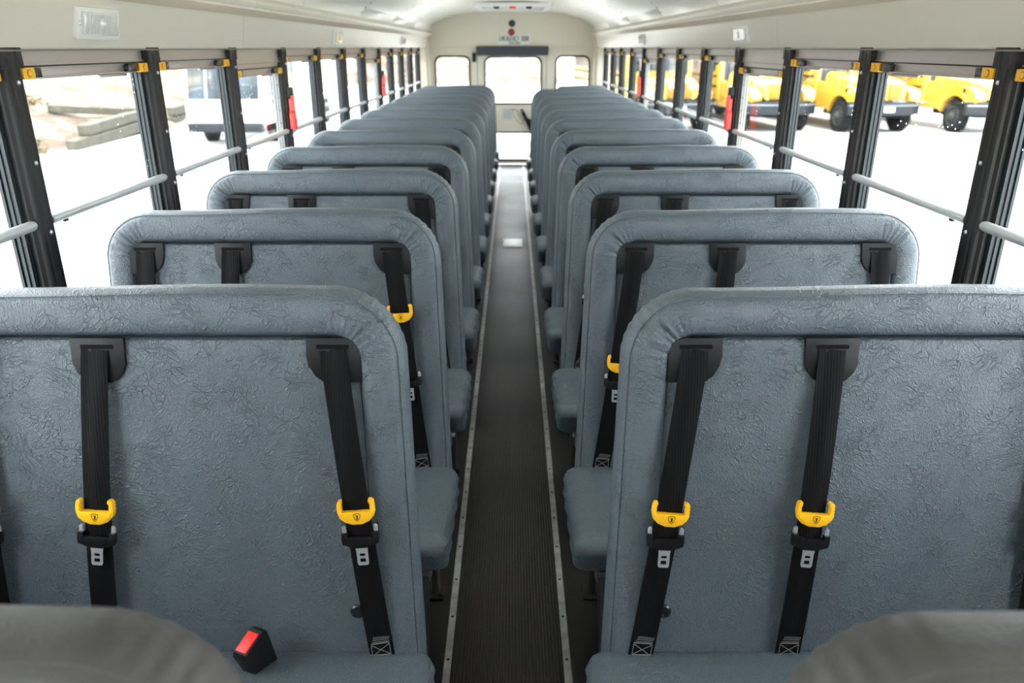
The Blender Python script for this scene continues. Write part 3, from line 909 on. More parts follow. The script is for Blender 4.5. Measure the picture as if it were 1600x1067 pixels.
SHIELD = [(-0.0065, 0.0065), (0, 0.0080), (0.0065, 0.0065), (0.0062, 0.0), (0.0035, -0.0055), (0, -0.0085), (-0.0035, -0.0055), (-0.0062, 0.0)]
def make_adjuster():
    mb = MB()
    P = [(-0.0335, 0.021), (-0.0310, 0.0255), (-0.0260, 0.0255), (-0.0250, 0.0225), (-0.0260, 0.019), (-0.0270, 0.016), (-0.0265, 0.003), (0.0265, 0.003), (0.0268, 0.019), (0.0245, 0.0205), (0.0245, 0.026),
         (0.029, 0.027), (0.0335, 0.024), (0.0348, 0.020), (0.0335, 0.0185), (0.0355, 0.014), (0.0338, 0.0125), (0.0355, 0.008), (0.0338, 0.0065), (0.0352, 0.002), (0.0325, -0.006), (0.024, -0.0155), (0.010, -0.0215),
         (-0.008, -0.0215), (-0.022, -0.0165), (-0.031, -0.0085), (-0.0345, 0.004), (-0.0345, 0.014)]
    mb.prism(P, -0.003, 0.0095, 'z', 0.0016)
    # thicker curved band
    mb.prism([(-0.031, 0.0035), (0.031, 0.0035), (0.029, -0.006), (0.018, -0.014), (0, -0.0175), (-0.018, -0.014), (-0.029, -0.006)], 0.0085, 0.0115, 'z', 0.001)
    # shield emblem
    mb.mi = 1
    n = len(SHIELD)
    c = Vector((0.002, -0.006)); z = 0.0119
    vs = [(c.x + a * 1.0, c.y + b * 1.0, z) for a, b in SHIELD] + [(c.x + a * 0.84, c.y + b * 0.84, z) for a, b in SHIELD]
    mb.add(vs, [(i, (i + 1) % n, (i + 1) % n + n, i + n) for i in range(n)])
    for x0, x1, y0, y1 in ((-0.0025, 0.0025, 0.0022, 0.0036), (-0.0011, 0.0013, -0.003, 0.0025), (-0.0026, 0.0026, -0.0042, -0.0028), (0.0002, 0.0026, -0.0002, 0.001)):
        mb.add([(c.x + x0, c.y + y0, z), (c.x + x1, c.y + y0, z), (c.x + x1, c.y + y1, z), (c.x + x0, c.y + y1, z)], [(0, 1, 2, 3)])
    return mb

def make_latch():
    mb = MB()
    P = [(-0.0345, 0.012), (-0.024, 0.012), (-0.0235, 0.004), (0.0235, 0.004), (0.024, 0.012), (0.0345, 0.012), (0.0355, 0.0), (0.034, -0.010), (0.020, -0.0155), (0.012, -0.0185), (-0.012, -0.0185), (-0.020, -0.0155), (-0.034, -0.010), (-0.0355, 0.0)]
    mb.prism(P, -0.003, 0.009, 'z', 0.0018)
    mb.prism([(-0.020, 0.003), (0.020, 0.003), (0.017, -0.009), (-0.017, -0.009)], 0.008, 0.0115, 'z', 0.001)
    mb.mi = 1
    # chrome shoulders beside the webbing
    for s in (-1, 1):
        mb.prism([(s * 0.0335, 0.010), (s * 0.0335, 0.022), (s * 0.030, 0.0255), (s * 0.0265, 0.0245), (s * 0.0255, 0.010)], -0.001, 0.003, 'z', 0.0006)
    mb.mi = 0
    mb.prism([(-0.001, 0.0005), (0.0005, 0.0005), (0.0005, -0.005), (0.004, -0.005), (0.004, -0.0062), (-0.001, -0.0062)], 0.0112, 0.0118)
    return mb

def make_tongue():
    mb = MB()
    P = [(-0.012, -0.016), (0.012, -0.016), (0.0105, -0.026), (0.0105, -0.050), (0.0085, -0.054), (-0.0085, -0.054), (-0.0105, -0.050), (-0.0105, -0.026)]
    H1 = [(-0.0045, -0.036), (0.0045, -0.036), (0.0058, -0.033), (0.0045, -0.030), (-0.0045, -0.030), (-0.0058, -0.033)]
    H2 = [(-0.0055, -0.048), (0.0055, -0.048), (0.0055, -0.040), (-0.0055, -0.040)]
    pb = plate_with_holes(P, [H1, H2], 0.0, 0.0022)
    for v in pb.verts: v.co = Vector((v.co.x, v.co.z, 0.003 + v.co.y))
    mb.bm(pb)
    return mb

def make_stitching():
    mb = MB()
    w = 0.018; t = 0.0009; z = 0.0
    def ln(a, b, tt=t):
        p, q = Vector(a), Vector(b); d = (q - p).normalized(); nn = Vector((-d.y, d.x)) * tt / 2
        mb.add([(p.x + nn.x, p.y + nn.y, z), (p.x - nn.x, p.y - nn.y, z), (q.x - nn.x, q.y - nn.y, z), (q.x + nn.x, q.y + nn.y, z)], [(0, 1, 2, 3)])
    for i in range(12):
        x = -w + i * 2 * w / 11; ln((x, 0.022), (x + 0.0018, 0.027))
    ln((-w, 0.0195), (w, 0.0205)); ln((-w, 0.0150), (w, 0.0165)); ln((-w, 0.0115), (w, 0.0135), 0.0018)
    ln((-w, -0.014), (w, -0.012), 0.0016); ln((-w, 0.009), (-w, -0.014)); ln((w, 0.011), (w, -0.012))
    ln((-w, 0.009), (w, -0.012), 0.0012); ln((-w, -0.014), (w, 0.011), 0.0012)
    return mb

def webbing_mesh(u0, u1, stand=0.020):
    """strip from the guide slot to the cushion"""
    mb = MB(); mb.T = FM
    v0, v1 = HV - BW - 0.018 - 0.012 + 0.005, -0.055
    NS, NW = 40, 6
    hw = 0.0245
    def pos(t):
        v = v0 + (v1 - v0) * t
        u = u0 + (u1 - u0) * t
        w = 0.004 + stand * math.sin(PI * min(1, t * 1.02)) ** 0.8 if t < 0.98 else 0.004
        return u, v, w
    ang = math.atan2(u1 - u0, v0 - v1)
    def P(i, k, th):
        t = i / NS
        u, v, w = pos(t)
        q = -1 + 2 * k / NW
        curl = 0.0018 * math.sin(q * 3.0 + t * 4) + 0.001 * math.cos(q * PI * 2.5)
        return (u + q * hw * math.cos(ang), v + q * hw * math.sin(ang), w + curl - th)
    vs = [P(i, k, 0) for i in range(NS + 1) for k in range(NW + 1)] + [P(i, k, 0.0016) for i in range(NS + 1) for k in range(NW + 1)]
    n = NW + 1; off = (NS + 1) * n
    fs = []
    for i in range(NS):
        for k in range(NW):
            fs.append((i * n + k, i * n + k + 1, (i + 1) * n + k + 1, (i + 1) * n + k))
            fs.append((off + i * n + k, off + (i + 1) * n + k, off + (i + 1) * n + k + 1, off + i * n + k + 1))
        for k in (0, NW):
            fs.append((i * n + k, (i + 1) * n + k, off + (i + 1) * n + k, off + i * n + k))
    mb.add(vs, fs)
    return mb, pos, ang

def FP(u, v, w, ang=0.0):
    """matrix placing a small part on the face of the back; ang turns it in the face"""
    return FM @ Matrix.Translation((u, v, w)) @ Matrix.Rotation(ang, 4, 'Z')

def put(o, M):
    o.matrix_local = M
    return o

ADJ = make_adjuster().build('tmp_a', [YELLOW, INK]); LAT = make_latch().build('tmp_l', [PLASTIC, STEEL]); TON = make_tongue().build('tmp_t', [STEEL]); STI = make_stitching().build('tmp_s', [STITCH], solid=False)
MESH_ADJ, MESH_LAT, MESH_TON, MESH_STI = ADJ.data, LAT.data, TON.data, STI.data
for o in (ADJ, LAT, TON, STI): bpy.data.objects.remove(o)

def inst(name, me, parent, M, label=None):
    o = bpy.data.objects.new(name, me); COL.objects.link(o); o.parent = parent
    o.matrix_parent_inverse = Matrix.Identity(4)
    o.matrix_local = M
    CH.setdefault(parent.name, []).append(o)
    if label: o['label'] = label
    return o

WEBPOS = {}
def make_seat(side, buckle=False):
    """side = +1: aisle on +x (left column); -1: aisle on -x (right column)"""
    root = thing('bus_seat', 'tmp', 'bus seat', (0, 0, 0), group=None)
    make(make_back_mesh(side), 'backrest', VINYL, root, angle=50)
    pn = make(make_panel_mesh(side), 'back_panel', VINYL, root)
    # cushion
    CW, CD, CHH = 0.940, 0.43, 0.118
    bm = rounded_cushion(CW, CD, CHH, 0.034, side)
    EXT = 0.052 if side > 0 else 0.066
    cu = (SW / 2 + EXT) * side - side * CW / 2
    for v in bm.verts:
        v.co += Vector((cu, -CD / 2 + 0.02, Z0 - CHH / 2 + 0.003))
        v.co.z += 0.018 * max(0, (-v.co.y) / 0.4) - 0.006 - 0.014 * max(0.0, min(1.0, 1 + v.co.y / 0.15))
        # the flap of cover hanging at the front
        v.co.y += 0.045 * max(0.0, min(1.0, (Z0 - 0.02 - v.co.z) / 0.1)) * max(0.0, min(1.0, (-0.2 - v.co.y) / 0.15))
    mb = MB().bm(bm)
    cs = make(mb, 'cushion', VINYL, root, angle=60)
    # piping along the aisle side top edge
    e = (SW / 2 + EXT) * side
    mb = MB()
    pts = [(e - side * 0.004, 0.0 - 0.02, Z0 - 0.030), (e - side * 0.0035, -0.12, Z0 - 0.024), (e - side * 0.0035, -0.25, Z0 - 0.018), (e - side * 0.006, -0.35, Z0 - 0.016), (e - side * 0.022, -0.392, Z0 - 0.018), (e - side * 0.045, -0.405, Z0 - 0.020)]
    mb.tube(pts, 0.0028, 6)
    make(mb, 'piping', VINYL, cs)
    # frame under the cushion
    mb = MB()
    for y in (-0.36, -0.06):
        mb.tube([(-SW / 2 - 0.0, y, 0.325), (SW / 2, y, 0.325)], 0.014, 10)
    for x in (-SW / 2 + 0.04, SW / 2 - 0.04, 0):
        mb.box(x - 0.012, x + 0.012, -0.36, -0.05, 0.306, 0.330, 0.002)
    make(mb, 'seat_frame', DARKSTEEL, root)
    lx = side * (SW / 2 - 0.012)
    for y0, y1 in ((-0.33, -0.37), (-0.09, -0.04)):
        mb = MB().tube([(lx - side * 0.0, y0, 0.325), (lx - side * 0.006, (y0 + y1) / 2, 0.16), (lx - side * 0.012, y1, 0.010)], 0.0135, 10)
        mb.mi = 1
        mb.box(lx - side * 0.012 - 0.026, lx - side * 0.012 + 0.026, y1 - 0.03, y1 + 0.03, 0.001, 0.010, 0.002)
        mb.lathe((lx - side * 0.012 + 0.018, y1 - 0.018, 0.010), [(0.007, 0), (0.007, 0.006), (0.004, 0.009)], 8)
        make(mb, 'leg', [DARKSTEEL, SCREWM], root)
    mb = MB()
    mb.prism([(-0.30, 0.322), (-0.12, 0.322), (-0.13, 0.23), (-0.21, 0.20), (-0.29, 0.23)], lx - 0.004, lx + 0.002, 'x', 0.001)
    mb.mi = 1
    for yv, zv in ((-0.20, 0.28), (-0.20, 0.24), (-0.26, 0.295)): mb.lathe((lx - 0.010, yv, zv), [(0.010, 0), (0.010, 0.02), (0.006, 0.023)], 10, 'x')
    make(mb, 'gusset_plate', [DARKSTEEL, STEEL], root)
    # belts: offsets of the guides are the same on both columns
    belts = [(-0.333, 'left', -0.333 - 0.006), (-0.098 if side > 0 else -0.080, 'mid', -0.142 if side > 0 else -0.122), (0.328, 'right', 0.402 if side > 0 else 0.345)]
    if side < 0: belts[0] = (-0.327, 'left', -0.412)
    vt = HV - BW - 0.008
    for ub, kind, uend in belts:
        ub_w = ub + (0.0 if kind != 'mid' else (-0.004 if side > 0 else 0.000))
        mb, pos, ang = webbing_mesh(ub_w, uend)
        wb = make(mb, 'seat_belt', WEB, root, angle=60)
        g = make_guide(kind, side); gt = MB(); g2 = g.build('belt_guide', [PLASTIC, INK], wb)
        CH.setdefault(wb.name, []).append(g2)
        put(g2, FP(ub, vt, 0.0))
        def at(v):
            v0, v1 = HV - BW - 0.025, -0.055
            return (v - v0) / (v1 - v0)
        va = 0.294 if side > 0 else 0.289
        u, v, w = pos(at(va))
        jitter = {'left': 0.01, 'mid': -0.06, 'right': 0.03}[kind]
        inst('height_adjuster', MESH_ADJ, wb, FP(u + 0.001, v, w + 0.003, ang * 0.55 - 0.01 + jitter * 0.4), 'yellow belt adjuster with a small black shield emblem')
        vl = 0.243 if side > 0 else 0.238
        u, v, w = pos(at(vl))
        inst('latch_plate', MESH_LAT, wb, FP(u + 0.001, v, w + 0.003, ang * 0.4 + jitter))
        inst('latch_tongue', MESH_TON, wb, FP(u + 0.001, v, w + 0.004, ang * 0.4 + jitter), 'bright steel tongue')
        u, v, w = pos(at(0.000))
        inst('stitching', MESH_STI, wb, FP(u, v, w + 0.0035, ang), 'pale crossed stitching')
    # black bolt in the back panel beside the aisle belt
    ubolt = 0.350 if side > 0 else -0.362
    mb = MB(); mb.T = FM
    mb.lathe((ubolt, 0.072, -0.006), [(0.014, 0), (0.014, 0.005), (0.011, 0.008), (0.006, 0.008), (0.005, 0.006)], 20)
    make(mb, 'bolt', GLOSSBLACK, root)
    return root

def make_buckle(root, u, v):
    """black buckle standing out of the gap between back and cushion"""
    mb = MB()
    M = FM @ Matrix.Translation((u, v, 0.055)) @ Matrix.Scale(1.32, 4) @ Matrix.Rotation(math.radians(9), 4, 'Z') @ Matrix.Rotation(math.radians(20), 4, 'X') @ Matrix.Rotation(math.radians(62), 4, 'Y')
    mb.T = M
    mb.prism([(-0.021, -0.045), (0.017, -0.050), (0.023, 0.024), (0.016, 0.030), (-0.022, 0.024), (-0.026, 0.018)], -0.013, 0.013, 'z', 0.003)
    b = make(mb, 'buckle', PLASTIC, root, 'black belt buckle with a red button')
    mb = MB(); mb.T = M
    mb.prism([(-0.010, -0.021), (0.008, -0.019), (0.010, 0.008), (0.018, 0.010), (0.018, -0.0)][:0] or [(-0.0215, -0.0100), (0.0165, -0.0085), (0.0165, 0.0085), (-0.0215, 0.0085)], 0.0245, 0.0305, 'z') if False else None
    mb.T = M @ Matrix.Translation((-0.003, 0.026, 0.0)) @ Matrix.Rotation(math.radians(8), 4, 'Z') @ Matrix.Rotation(math.radians(-90), 4, 'X')
    mb.prism([(-0.017, -0.0095), (0.014, -0.0095), (0.014, 0.0095), (-0.017, 0.0095)], -0.002, 0.0035, 'z', 0.0015)
    make(mb, 'button', RED, b, 'red push button')

protoL = make_seat(1); protoR = make_seat(-1)
LXC, RXC = -0.653, 0.658
SP = 0.720
ORD = ['', 'first', 'second', 'third', 'fourth', 'fifth', 'sixth', 'seventh', 'eighth', 'ninth', 'tenth', 'eleventh', 'twelfth']
seats = {}
def shift_adj(seat, kind_index, dv, dl=0.0):
    belts_ = [c for c in CH[seat.name] if c.name.startswith('seat_belt')]
    for c in CH[belts_[kind_index].name]:
        d = dv if c.name.startswith('height_adjuster') else dl if c.name.startswith('latch') else 0.0
        if d:
            c.location = c.location + FM.to_3x3() @ Vector((-0.10 * d, d, 0))

rows = [(0, 0.318)] + [(r, 1.200 + SP * (r - 1)) for r in range(1, 13)]
for r, yb in rows:
    for side, proto, xc, word in ((1, protoL, LXC, 'left'), (-1, protoR, RXC, 'right')):
        if r == 12 and side < 0: continue
        if r == 1: o = proto
        else: o = copy_tree(proto, None, skip=() if r < 7 else ('stitching', 'bolt'))
        x = xc
        y = yb
        if r == 12 and side > 0: y += 0.0
        o.location = (x, y, 0)
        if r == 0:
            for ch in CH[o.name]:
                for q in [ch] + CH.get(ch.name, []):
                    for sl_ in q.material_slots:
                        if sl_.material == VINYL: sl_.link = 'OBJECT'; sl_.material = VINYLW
            lab = 'blurred grey vinyl seat cut off at the bottom %s corner, nearest the camera' % word
        elif r == 1:
            lab = 'large grey vinyl bus seat %s of the aisle with two full black belts in view' % word
            if side > 0: lab = 'large grey bus seat left of the aisle with a red-buttoned buckle on its cushion'
        elif r == 12:
            lab = 'grey bus seat left of the aisle, farthest back beside the emergency door'
        else:
            lab = '%s grey vinyl bus seat back on the %s of the aisle, counting from the camera' % (ORD[r], word)
        o['label'] = lab; o['category'] = 'bus seat'
        o['group'] = 'bus seats %s of the aisle' % word
        seats[(r, side)] = o
make_buckle(seats[(1, 1)], 0.166, 0.022)
for r, d in ((2, 0.135), (3, 0.12), (4, 0.10)):
    shift_adj(seats[(r, 1)], 2, d)
# a last seat on the right set outward, next to the door
o = copy_tree(protoR, None, skip=('stitching', 'bolt', 'seat_belt'))
o.location = (0.790, 1.200 + SP * 11, 0)
o.scale = (0.70, 1, 1)
o['label'] = 'narrow grey bus seat farthest back on the right, set wide of the aisle'; o['group'] = 'bus seats right of the aisle'

# ------------------------------------------------------------------ outside
GZ = EYE - 2.53     # ground level
def hill_h(x, y):
    a = max(0.0, min(1.0, (-11.6 - x + 0.6 * math.sin(y * 0.25)) / 16.0))
    f = max(0.0, min(1.0, (44 - y) / 8.0))
    hl = (a ** 0.85) * 4.0 * f
    b = max(0.0, min(1.0, (y - 58) / 30.0)) * max(0.0, min(1.0, (3.4 - x) / 1.0))
    h = max(hl, b * 12.0)
    if h > 0.02:
        h += 0.28 * noise.noise(Vector((x * 0.5, y * 0.5, 0.3))) * min(1, h * 3) + 0.12 * noise.noise(Vector((x * 1.9, y * 1.9, 1.3))) * min(1, h * 3)
    return h

mb = MB().box(-150, 150, -60, 260, GZ - 0.5, GZ)
struct('ground', mb, ASPHALT)
mb = MB()
mb.grid(lambda a, b: (-40 + 29 * a, -6 + 50 * b, GZ - 0.03 + hill_h(-40 + 29 * a, -6 + 50 * b)), 90, 130)
tag(mb.build('hillside', HILLM, solid=False), 'slope of dry brown grass beyond the left windows', 'hill', kind='structure')
mb = MB()
mb.grid(lambda a, b: (-45 + 56 * a, 56 + 40 * b, GZ - 0.03 + hill_h(-45 + 56 * a, 56 + 40 * b)), 80, 60)
tag(mb.build('hillside', HILLM, solid=False), 'brown slope seen through the rear windows', 'hill', kind='structure')

def beam(x0, y0, z0, x1, y1, z1, w, h, label):
    d = Vector((x1 - x0, y1 - y0, z1 - z0)); L = d.length
    mb = MB()
    bm = bmesh.new(); bmesh.ops.create_cube(bm, size=1)
    bmesh.ops.subdivide_edges(bm, edges=[e for e in bm.edges if abs(e.verts[0].co.y - e.verts[1].co.y) > 0.5], cuts=14)
    for v in bm.verts:
        v.co = Vector((v.co.x * w, v.co.y * L, v.co.z * h))
        v.co += noise.noise_vector(v.co * 1.3 + Vector((x0, y0, 0))) * 0.03
    bmesh.ops.bevel(bm, geom=list(bm.edges), offset=0.02, segments=1, affect='EDGES')
    mb.bm(bm)
    o = mb.build('retaining_timber', TIMBER)
    o.location = ((x0 + x1) / 2, (y0 + y1) / 2, (z0 + z1) / 2)
    o.rotation_euler = (math.asin(d.z / L), 0, -math.atan2(d.x, d.y))
    tag(o, label, 'timber', 'retaining timbers on the slope')
beam(-11.55, 20.6, GZ + 0.10, -11.80, 26.3, GZ + 0.24, 0.30, 0.30, 'near lower weathered timber edging the foot of the dry slope')
beam(-11.62, 21.4, GZ + 0.43, -11.86, 26.2, GZ + 0.56, 0.28, 0.28, 'near upper weathered timber stacked on the lower one at the foot of the slope')
beam(-11.66, 27.2, GZ + 0.14, -11.9, 30.4, GZ + 0.20, 0.30, 0.30, 'far lower timber edging the slope beside the dry bush')
beam(-11.66, 27.3, GZ + 0.47, -11.9, 30.2, GZ + 0.54, 0.28, 0.28, 'far upper timber stacked at the foot of the slope')
beam(-13.9, 24.0, GZ + hill_h(-13.9, 24.0) + 0.10, -12.4, 26.7, GZ + hill_h(-12.4, 26.7) + 0.14, 0.22, 0.22, 'single thin timber lying on the dry slope above the stacked ones')

def bush(x, y, z, r, hgt, label, n=420):
    mb = MB()
    for i in range(n):
        a, e = random.uniform(0, 2 * PI), random.uniform(0.1, 1.45)
        rr = r * random.uniform(0.3, 1.0)
        c = Vector((math.cos(a) * math.cos(e) * rr, math.sin(a) * math.cos(e) * rr, math.sin(e) * rr * hgt / r))
        d = Vector((random.gauss(0, 1), random.gauss(0, 1), random.gauss(0.6, 0.8))).normalized() * random.uniform(0.10, 0.24)
        w = d.cross(Vector((random.random(), random.random(), random.random()))).normalized() * 0.03
        mb.add([tuple(c - w), tuple(c + d * 0.5 - w * 1.2), tuple(c + d), tuple(c + w)], [(0, 1, 2, 3)])
    for i in range(9):
        a = random.uniform(0, 2 * PI)
        mb.tube([(0, 0, -0.1), (math.cos(a) * r * 0.4, math.sin(a) * r * 0.4, hgt * 0.5), (math.cos(a) * r * 0.8, math.sin(a) * r * 0.8, hgt * 0.95)], [0.02, 0.012, 0.004], 5)
    o = mb.build('scrub_bush', SCRUB, solid=False); o.location = (x, y, z)
    tag(o, label, 'bush', 'dry scrub on the slope')
bush(-11.9, 19.0, GZ, 0.75, 0.6, 'small dark bush at the near end of the stacked timbers')
bush(-12.3, 32.4, GZ, 1.1, 1.0, 'dry olive bush at the far end of the stacked timbers', 700)
bush(-14.6, 23.5, GZ + hill_h(-14.6, 23.5), 0.9, 0.45, 'low yellow-green tuft between the timbers on the slope')
bush(-19, 33, GZ + hill_h(-19, 33), 1.6, 1.4, 'bare brown shrub high on the slope near the white truck', 600)
bush(-21, 28, GZ + hill_h(-21, 28), 1.3, 0.7, 'flat dry shrub high on the open slope', 500)

# ---- vehicles
def wheel_mesh(r, w):
    mb = MB()
    P = [(r * 0.58, -w / 2 + 0.02), (r * 0.62, -w / 2), (r * 0.90, -w / 2), (r * 0.98, -w / 2 + 0.03), (r, -w / 2 + 0.06), (r, w / 2 - 0.06), (r * 0.98, w / 2 - 0.03), (r * 0.90, w / 2), (r * 0.62, w / 2), (r * 0.58, w / 2 - 0.02)]
    mb.lathe((0, 0, 0), P, 36, 'x')
    for k in range(36):
        a = 2 * PI * k / 36
        for s in (-1, 1):
            M = Matrix.Rotation(a, 4, 'X'); mb.T = M
            mb.box(s * w * 0.28 - 0.06, s * w * 0.28 + 0.06, -0.016, 0.016, r - 0.005, r + 0.012)
    mb.T = Matrix.Identity(4)
    return mb

def hub_mesh(r, w, s):
    mb = MB()
    P = [(r * 0.60, 0), (r * 0.60, s * (w / 2 + 0.005)), (r * 0.55, s * (w / 2 + 0.01)), (r * 0.50, s * (w / 2 - 0.05)), (r * 0.30, s * (w / 2 - 0.06)), (r * 0.28, s * (w / 2 + 0.03)), (r * 0.16, s * (w / 2 + 0.05)), (r * 0.15, s * (w / 2 + 0.10)), (r * 0.10, s * (w / 2 + 0.11))]
    mb.lathe((0, 0, 0), P, 28, 'x')
    mb.mi = 1
    for k in range(10):
        a = 2 * PI * k / 10
        y, z = math.cos(a) * r * 0.38, math.sin(a) * r * 0.38
        mb.lathe((0, y, z), [(0.022, 0), (0.022, s * (w / 2 - 0.02)), (0.012, s * (w / 2 - 0.01))], 8, 'x')
    return mb

def loft(mb, sections):
    """sections: list of equal-length lists of 3D points"""
    n = len(sections[0]); vs = [p for s in sections for p in s]
    fs = [(j * n + i, j * n + (i + 1) % n, (j + 1) * n + (i + 1) % n, (j + 1) * n + i) for j in range(len(sections) - 1) for i in range(n)]
    fs += [tuple(range(n - 1, -1, -1)), tuple((len(sections) - 1) * n + i for i in range(n))]
    mb.add(vs, fs)

def make_school_bus():
    """heading -y, origin on the ground under the front axle"""
    R = thing('school_bus', 'tmp', 'school bus', (0, 0, GZ))
    # body
    mb = MB()
    prof = lambda: rrect(-1.18, 1.18, 0.62, 3.05, 0.32, 6)
    mb.prism(prof(), 1.55, 10.0, 'y', 0.02)
    make(mb, 'body', BUSYEL, R)
    # windscreen and side glass
    mb = MB()
    mb.box(-1.02, -0.03, 1.50, 1.56, 1.50, 2.58, 0.01); mb.box(0.03, 1.02, 1.50, 1.56, 1.50, 2.58, 0.01)
    make(mb, 'windscreen', DARKGLASS, R)
    for s in (-1, 1):
        for k in range(10):
            y = 1.95 + k * 0.80
            mb = MB(); a, b = sorted((s * 1.17, s * 1.19)); mb.box(a, b, y, y + 0.68, 1.78, 2.42, 0.008)
            make(mb, 'side_window', DARKGLASS, R)
        mb = MB()
        for z in (1.62, 1.30, 0.85):
            a, b = sorted((s * 1.175, s * 1.192)); mb.box(a, b, 1.7, 9.9, z - 0.03, z + 0.03, 0.004)
        make(mb, 'rub_rail', INK, R)
    # hood: narrows and falls to the front
    mb = MB()
    def hs(y, hw_, zt, zb, r_):
        return [(p[0], y, p[1]) for p in rrect(-hw_, hw_, zb, zt, r_, 5)]
    loft(mb, [hs(1.6, 0.88, 1.80, 0.95, 0.22), hs(0.9, 0.82, 1.74, 0.95, 0.22), hs(0.2, 0.76, 1.68, 0.95, 0.22), hs(-0.35, 0.70, 1.61, 0.98, 0.22), hs(-0.64, 0.66, 1.55, 0.98, 0.2), hs(-0.75, 0.60, 1.49, 0.99, 0.15)])
    make(mb, 'hood', BUSYEL, R)
    # fenders: arches over the wheels flaring to the headlamps
    for s in (-1, 1):
        mb = MB()
        P = []
        for i in range(13):
            a = math.radians(8 + 146 * i / 12); P.append((0.02 + 0.60 * math.cos(a), 0.50 + 0.62 * math.sin(a)))
        O = [(-0.78, 0.90), (-0.86, 1.02), (-0.82, 1.20), (-0.50, 1.36), (0.1, 1.42), (0.7, 1.40), (1.35, 1.44), (1.58, 1.47), (1.58, 0.70), (0.72, 0.66)]
        poly = P + O
        a, b = sorted((s * 0.70, s * 1.14))
        mb.prism(poly, a, b, 'x', 0.0)
        for v_i, v in enumerate(mb.v):
            if abs(v[0]) > 1.0 and v[1] < 0: mb.v[v_i] = (v[0] * (1 - 0.10 * min(1, -v[1] / 0.8)), v[1], v[2])
        make(mb, 'fender', BUSYEL, R)
        mb = MB().lathe((s * 0.92, -0.80, 1.16), [(0.13, 0.05), (0.14, -0.03), (0.11, -0.07), (0.05, -0.085)], 20, 'y')
        make(mb, 'headlamp', LAMPG, R)
        mb = MB(); a, b = sorted((s * 1.135, s * 1.15)); mb.box(a, b, -0.42, -0.30, 1.22, 1.34, 0.006); make(mb, 'marker_light', INK, R)
        # mirror arms
        mb = MB().tube([(s * 0.85, -0.1, 1.5), (s * 1.15, -0.35, 1.72), (s * 1.25, -0.4, 1.95)], 0.018, 6); mb.lathe((s * 1.25, -0.4, 2.02), [(0.02, -0.02), (0.10, 0.0), (0.12, 0.08), (0.08, 0.16), (0.02, 0.18)], 14)
        make(mb, 'mirror', PLASTIC, R)
        for y, hub in ((0.0, 1), (6.6, 1)):
            wh = make(wheel_mesh(0.50, 0.28), 'wheel', TYRE, R); wh.location = (s * 0.98, y, 0.50)
            h = make(hub_mesh(0.50, 0.28, s), 'hub', [HUBM, CHROME], wh)
    # grille in two halves with vertical bars
    mb = MB()
    for s in (-1, 1):
        x0_, x1_ = s * 0.04, s * 0.42
        a, b = sorted((x0_, x1_))
        mb.mi = 1
        mb.prism([(a, 1.0), (b, 1.0), (b, 1.46 if s < 0 else 1.42), (a, 1.42 if s < 0 else 1.46)], -0.78, -0.73, 'y', 0.005)
        mb.mi = 0
        for k in range(9):
            x = a + 0.02 + k * (b - a - 0.04) / 8
            mb.box(x - 0.008, x + 0.008, -0.80, -0.76, 1.02, 1.45 - 0.05 * abs(abs(x) - 0.05), 0.004)
    make(mb, 'grille', [BUSYEL, GRILLEM], R)
    # bumper with lower valance and plate
    mb = MB()
    def bs(x, y, h0, h1): return [(x, y, h0), (x, y - 0.10, h0), (x, y - 0.12, (h0 + h1) / 2), (x, y - 0.10, h1), (x, y, h1)]
    secs = []
    for i in range(13):
        t = -1 + 2 * i / 12
        secs.append(bs(t * 1.18, -0.86 + 0.28 * abs(t) ** 3, 0.56, 0.96))
    loft(mb, secs)
    mb.mi = 1
    secs = []
    for i in range(13):
        t = -1 + 2 * i / 12
        secs.append(bs(t * 1.185, -0.885 + 0.28 * abs(t) ** 3, 0.82, 0.87))
    loft(mb, secs)
    bmpr = make(mb, 'bumper', [BUMPER, CHROME], R)
    make(MB().box(-0.17, 0.17, -1.0, -0.985, 0.66, 0.80, 0.003), 'number_plate', STICKER, bmpr)
    mb = MB().box(-0.85, 0.85, -0.75, 1.4, 0.48, 0.70, 0.02); make(mb, 'chassis', INK, R)
    return R

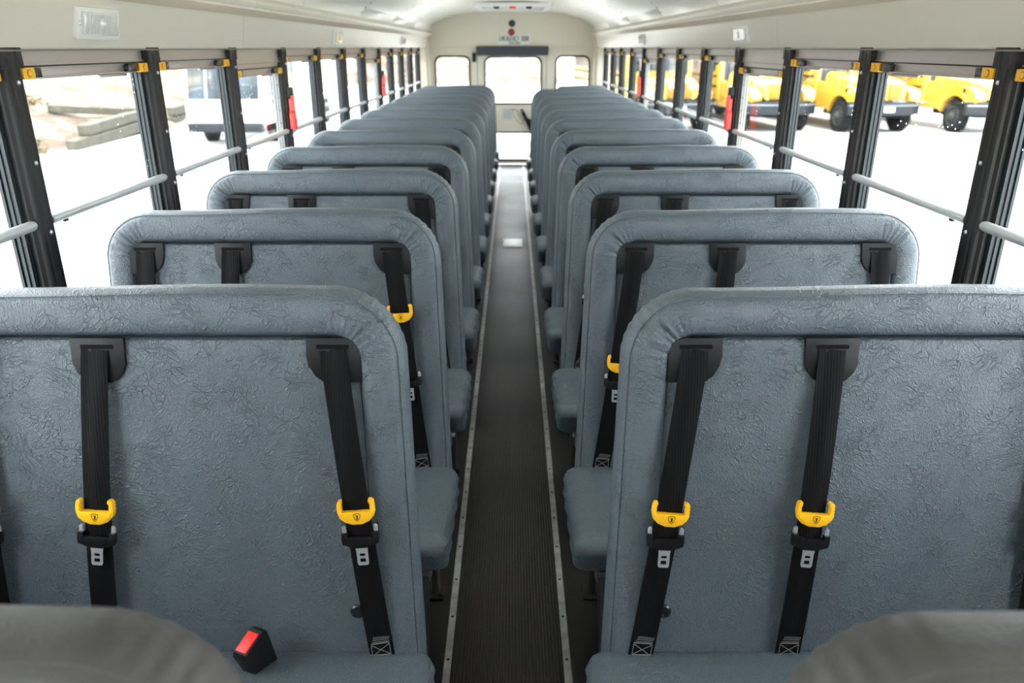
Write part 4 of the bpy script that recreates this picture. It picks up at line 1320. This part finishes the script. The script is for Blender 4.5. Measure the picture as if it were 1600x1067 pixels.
bus0 = make_school_bus()
BY = 25.6
for k, (x, y, lb) in enumerate(((11.35, BY, 'yellow school bus outside with its ochre grille between the two nearest right window posts'),
                                (8.20, BY + 0.3, 'yellow school bus outside whose grille shows in the red-handled right window'),
                                (14.95, BY - 0.1, 'yellow school bus outside at the far right, mostly front wheel and fender in view'),
                                (5.05, BY + 0.6, 'yellow school bus outside, farthest left of the parked row, half hidden by window posts'))):
    o = bus0 if k == 0 else copy_tree(bus0)
    o.location = (x + 0.12, y, GZ); o.rotation_euler = (0, 0, 0.13); o['label'] = lb; o['category'] = 'school bus'; o['group'] = 'school buses parked in a row outside'

# white shuttle truck on the left
T = thing('white_truck', 'white boxy truck parked outside the left windows, dark windscreen facing the bus', 'truck', (-7.75, 21.6, GZ))
mb = MB()
mb.prism([(0.0, 0.55), (-0.10, 0.75), (-0.10, 1.12), (0.04, 1.25), (0.30, 2.35), (0.6, 2.62), (9.5, 2.75), (9.5, 0.55)], -1.04, 1.04, 'x', 0.05)
make(mb, 'body', TRUCKW, T)
mb = MB()
sl = lambda z: 0.04 + (z - 1.25) * 0.26 / 1.10
for a, b in ((-0.98, -0.52), (-0.46, 0.93)):
    mb.add([(a, sl(1.22) - 0.045, 1.22), (b, sl(1.22) - 0.045, 1.22), (b, sl(2.1) - 0.045, 2.1), (a, sl(2.1) - 0.045, 2.1), (a, sl(1.22) + 0.03, 1.22), (b, sl(1.22) + 0.03, 1.22), (b, sl(2.1) + 0.03, 2.1), (a, sl(2.1) + 0.03, 2.1)],
           [(0, 1, 2, 3), (7, 6, 5, 4), (0, 4, 5, 1), (1, 5, 6, 2), (2, 6, 7, 3), (3, 7, 4, 0)])
make(mb, 'windscreen', DARKGLASS, T)
mb = MB().prism([(0.75, 1.05), (2.4, 0.80), (3.3, 1.15), (3.3, 2.25), (0.75, 2.25)], 1.03, 1.055, 'x', 0.004)
make(mb, 'side_window', DARKGLASS, T)
mb = MB().tube([(1.07, 0.75, 1.22), (1.07, 3.3, 1.42)], 0.02, 6); make(mb, 'window_bar', WHITEP, T)
make(MB().box(-1.0, 1.0, -0.22, 0.05, 0.38, 0.62, 0.03), 'bumper', BUMPER, T)
for s in (-1, 1):
    for y in (1.3, 7.3):
        wh = make(wheel_mesh(0.45, 0.26), 'wheel', TYRE, T); wh.location = (s * 0.92, y, 0.45)
        make(hub_mesh(0.45, 0.26, s), 'hub', [HUBM, CHROME], wh)
    make(MB().lathe((s * 0.8, -0.11, 0.9), [(0.12, 0.02), (0.12, -0.02), (0.08, -0.05)], 18, 'y'), 'headlamp', CLEARLENS, T)
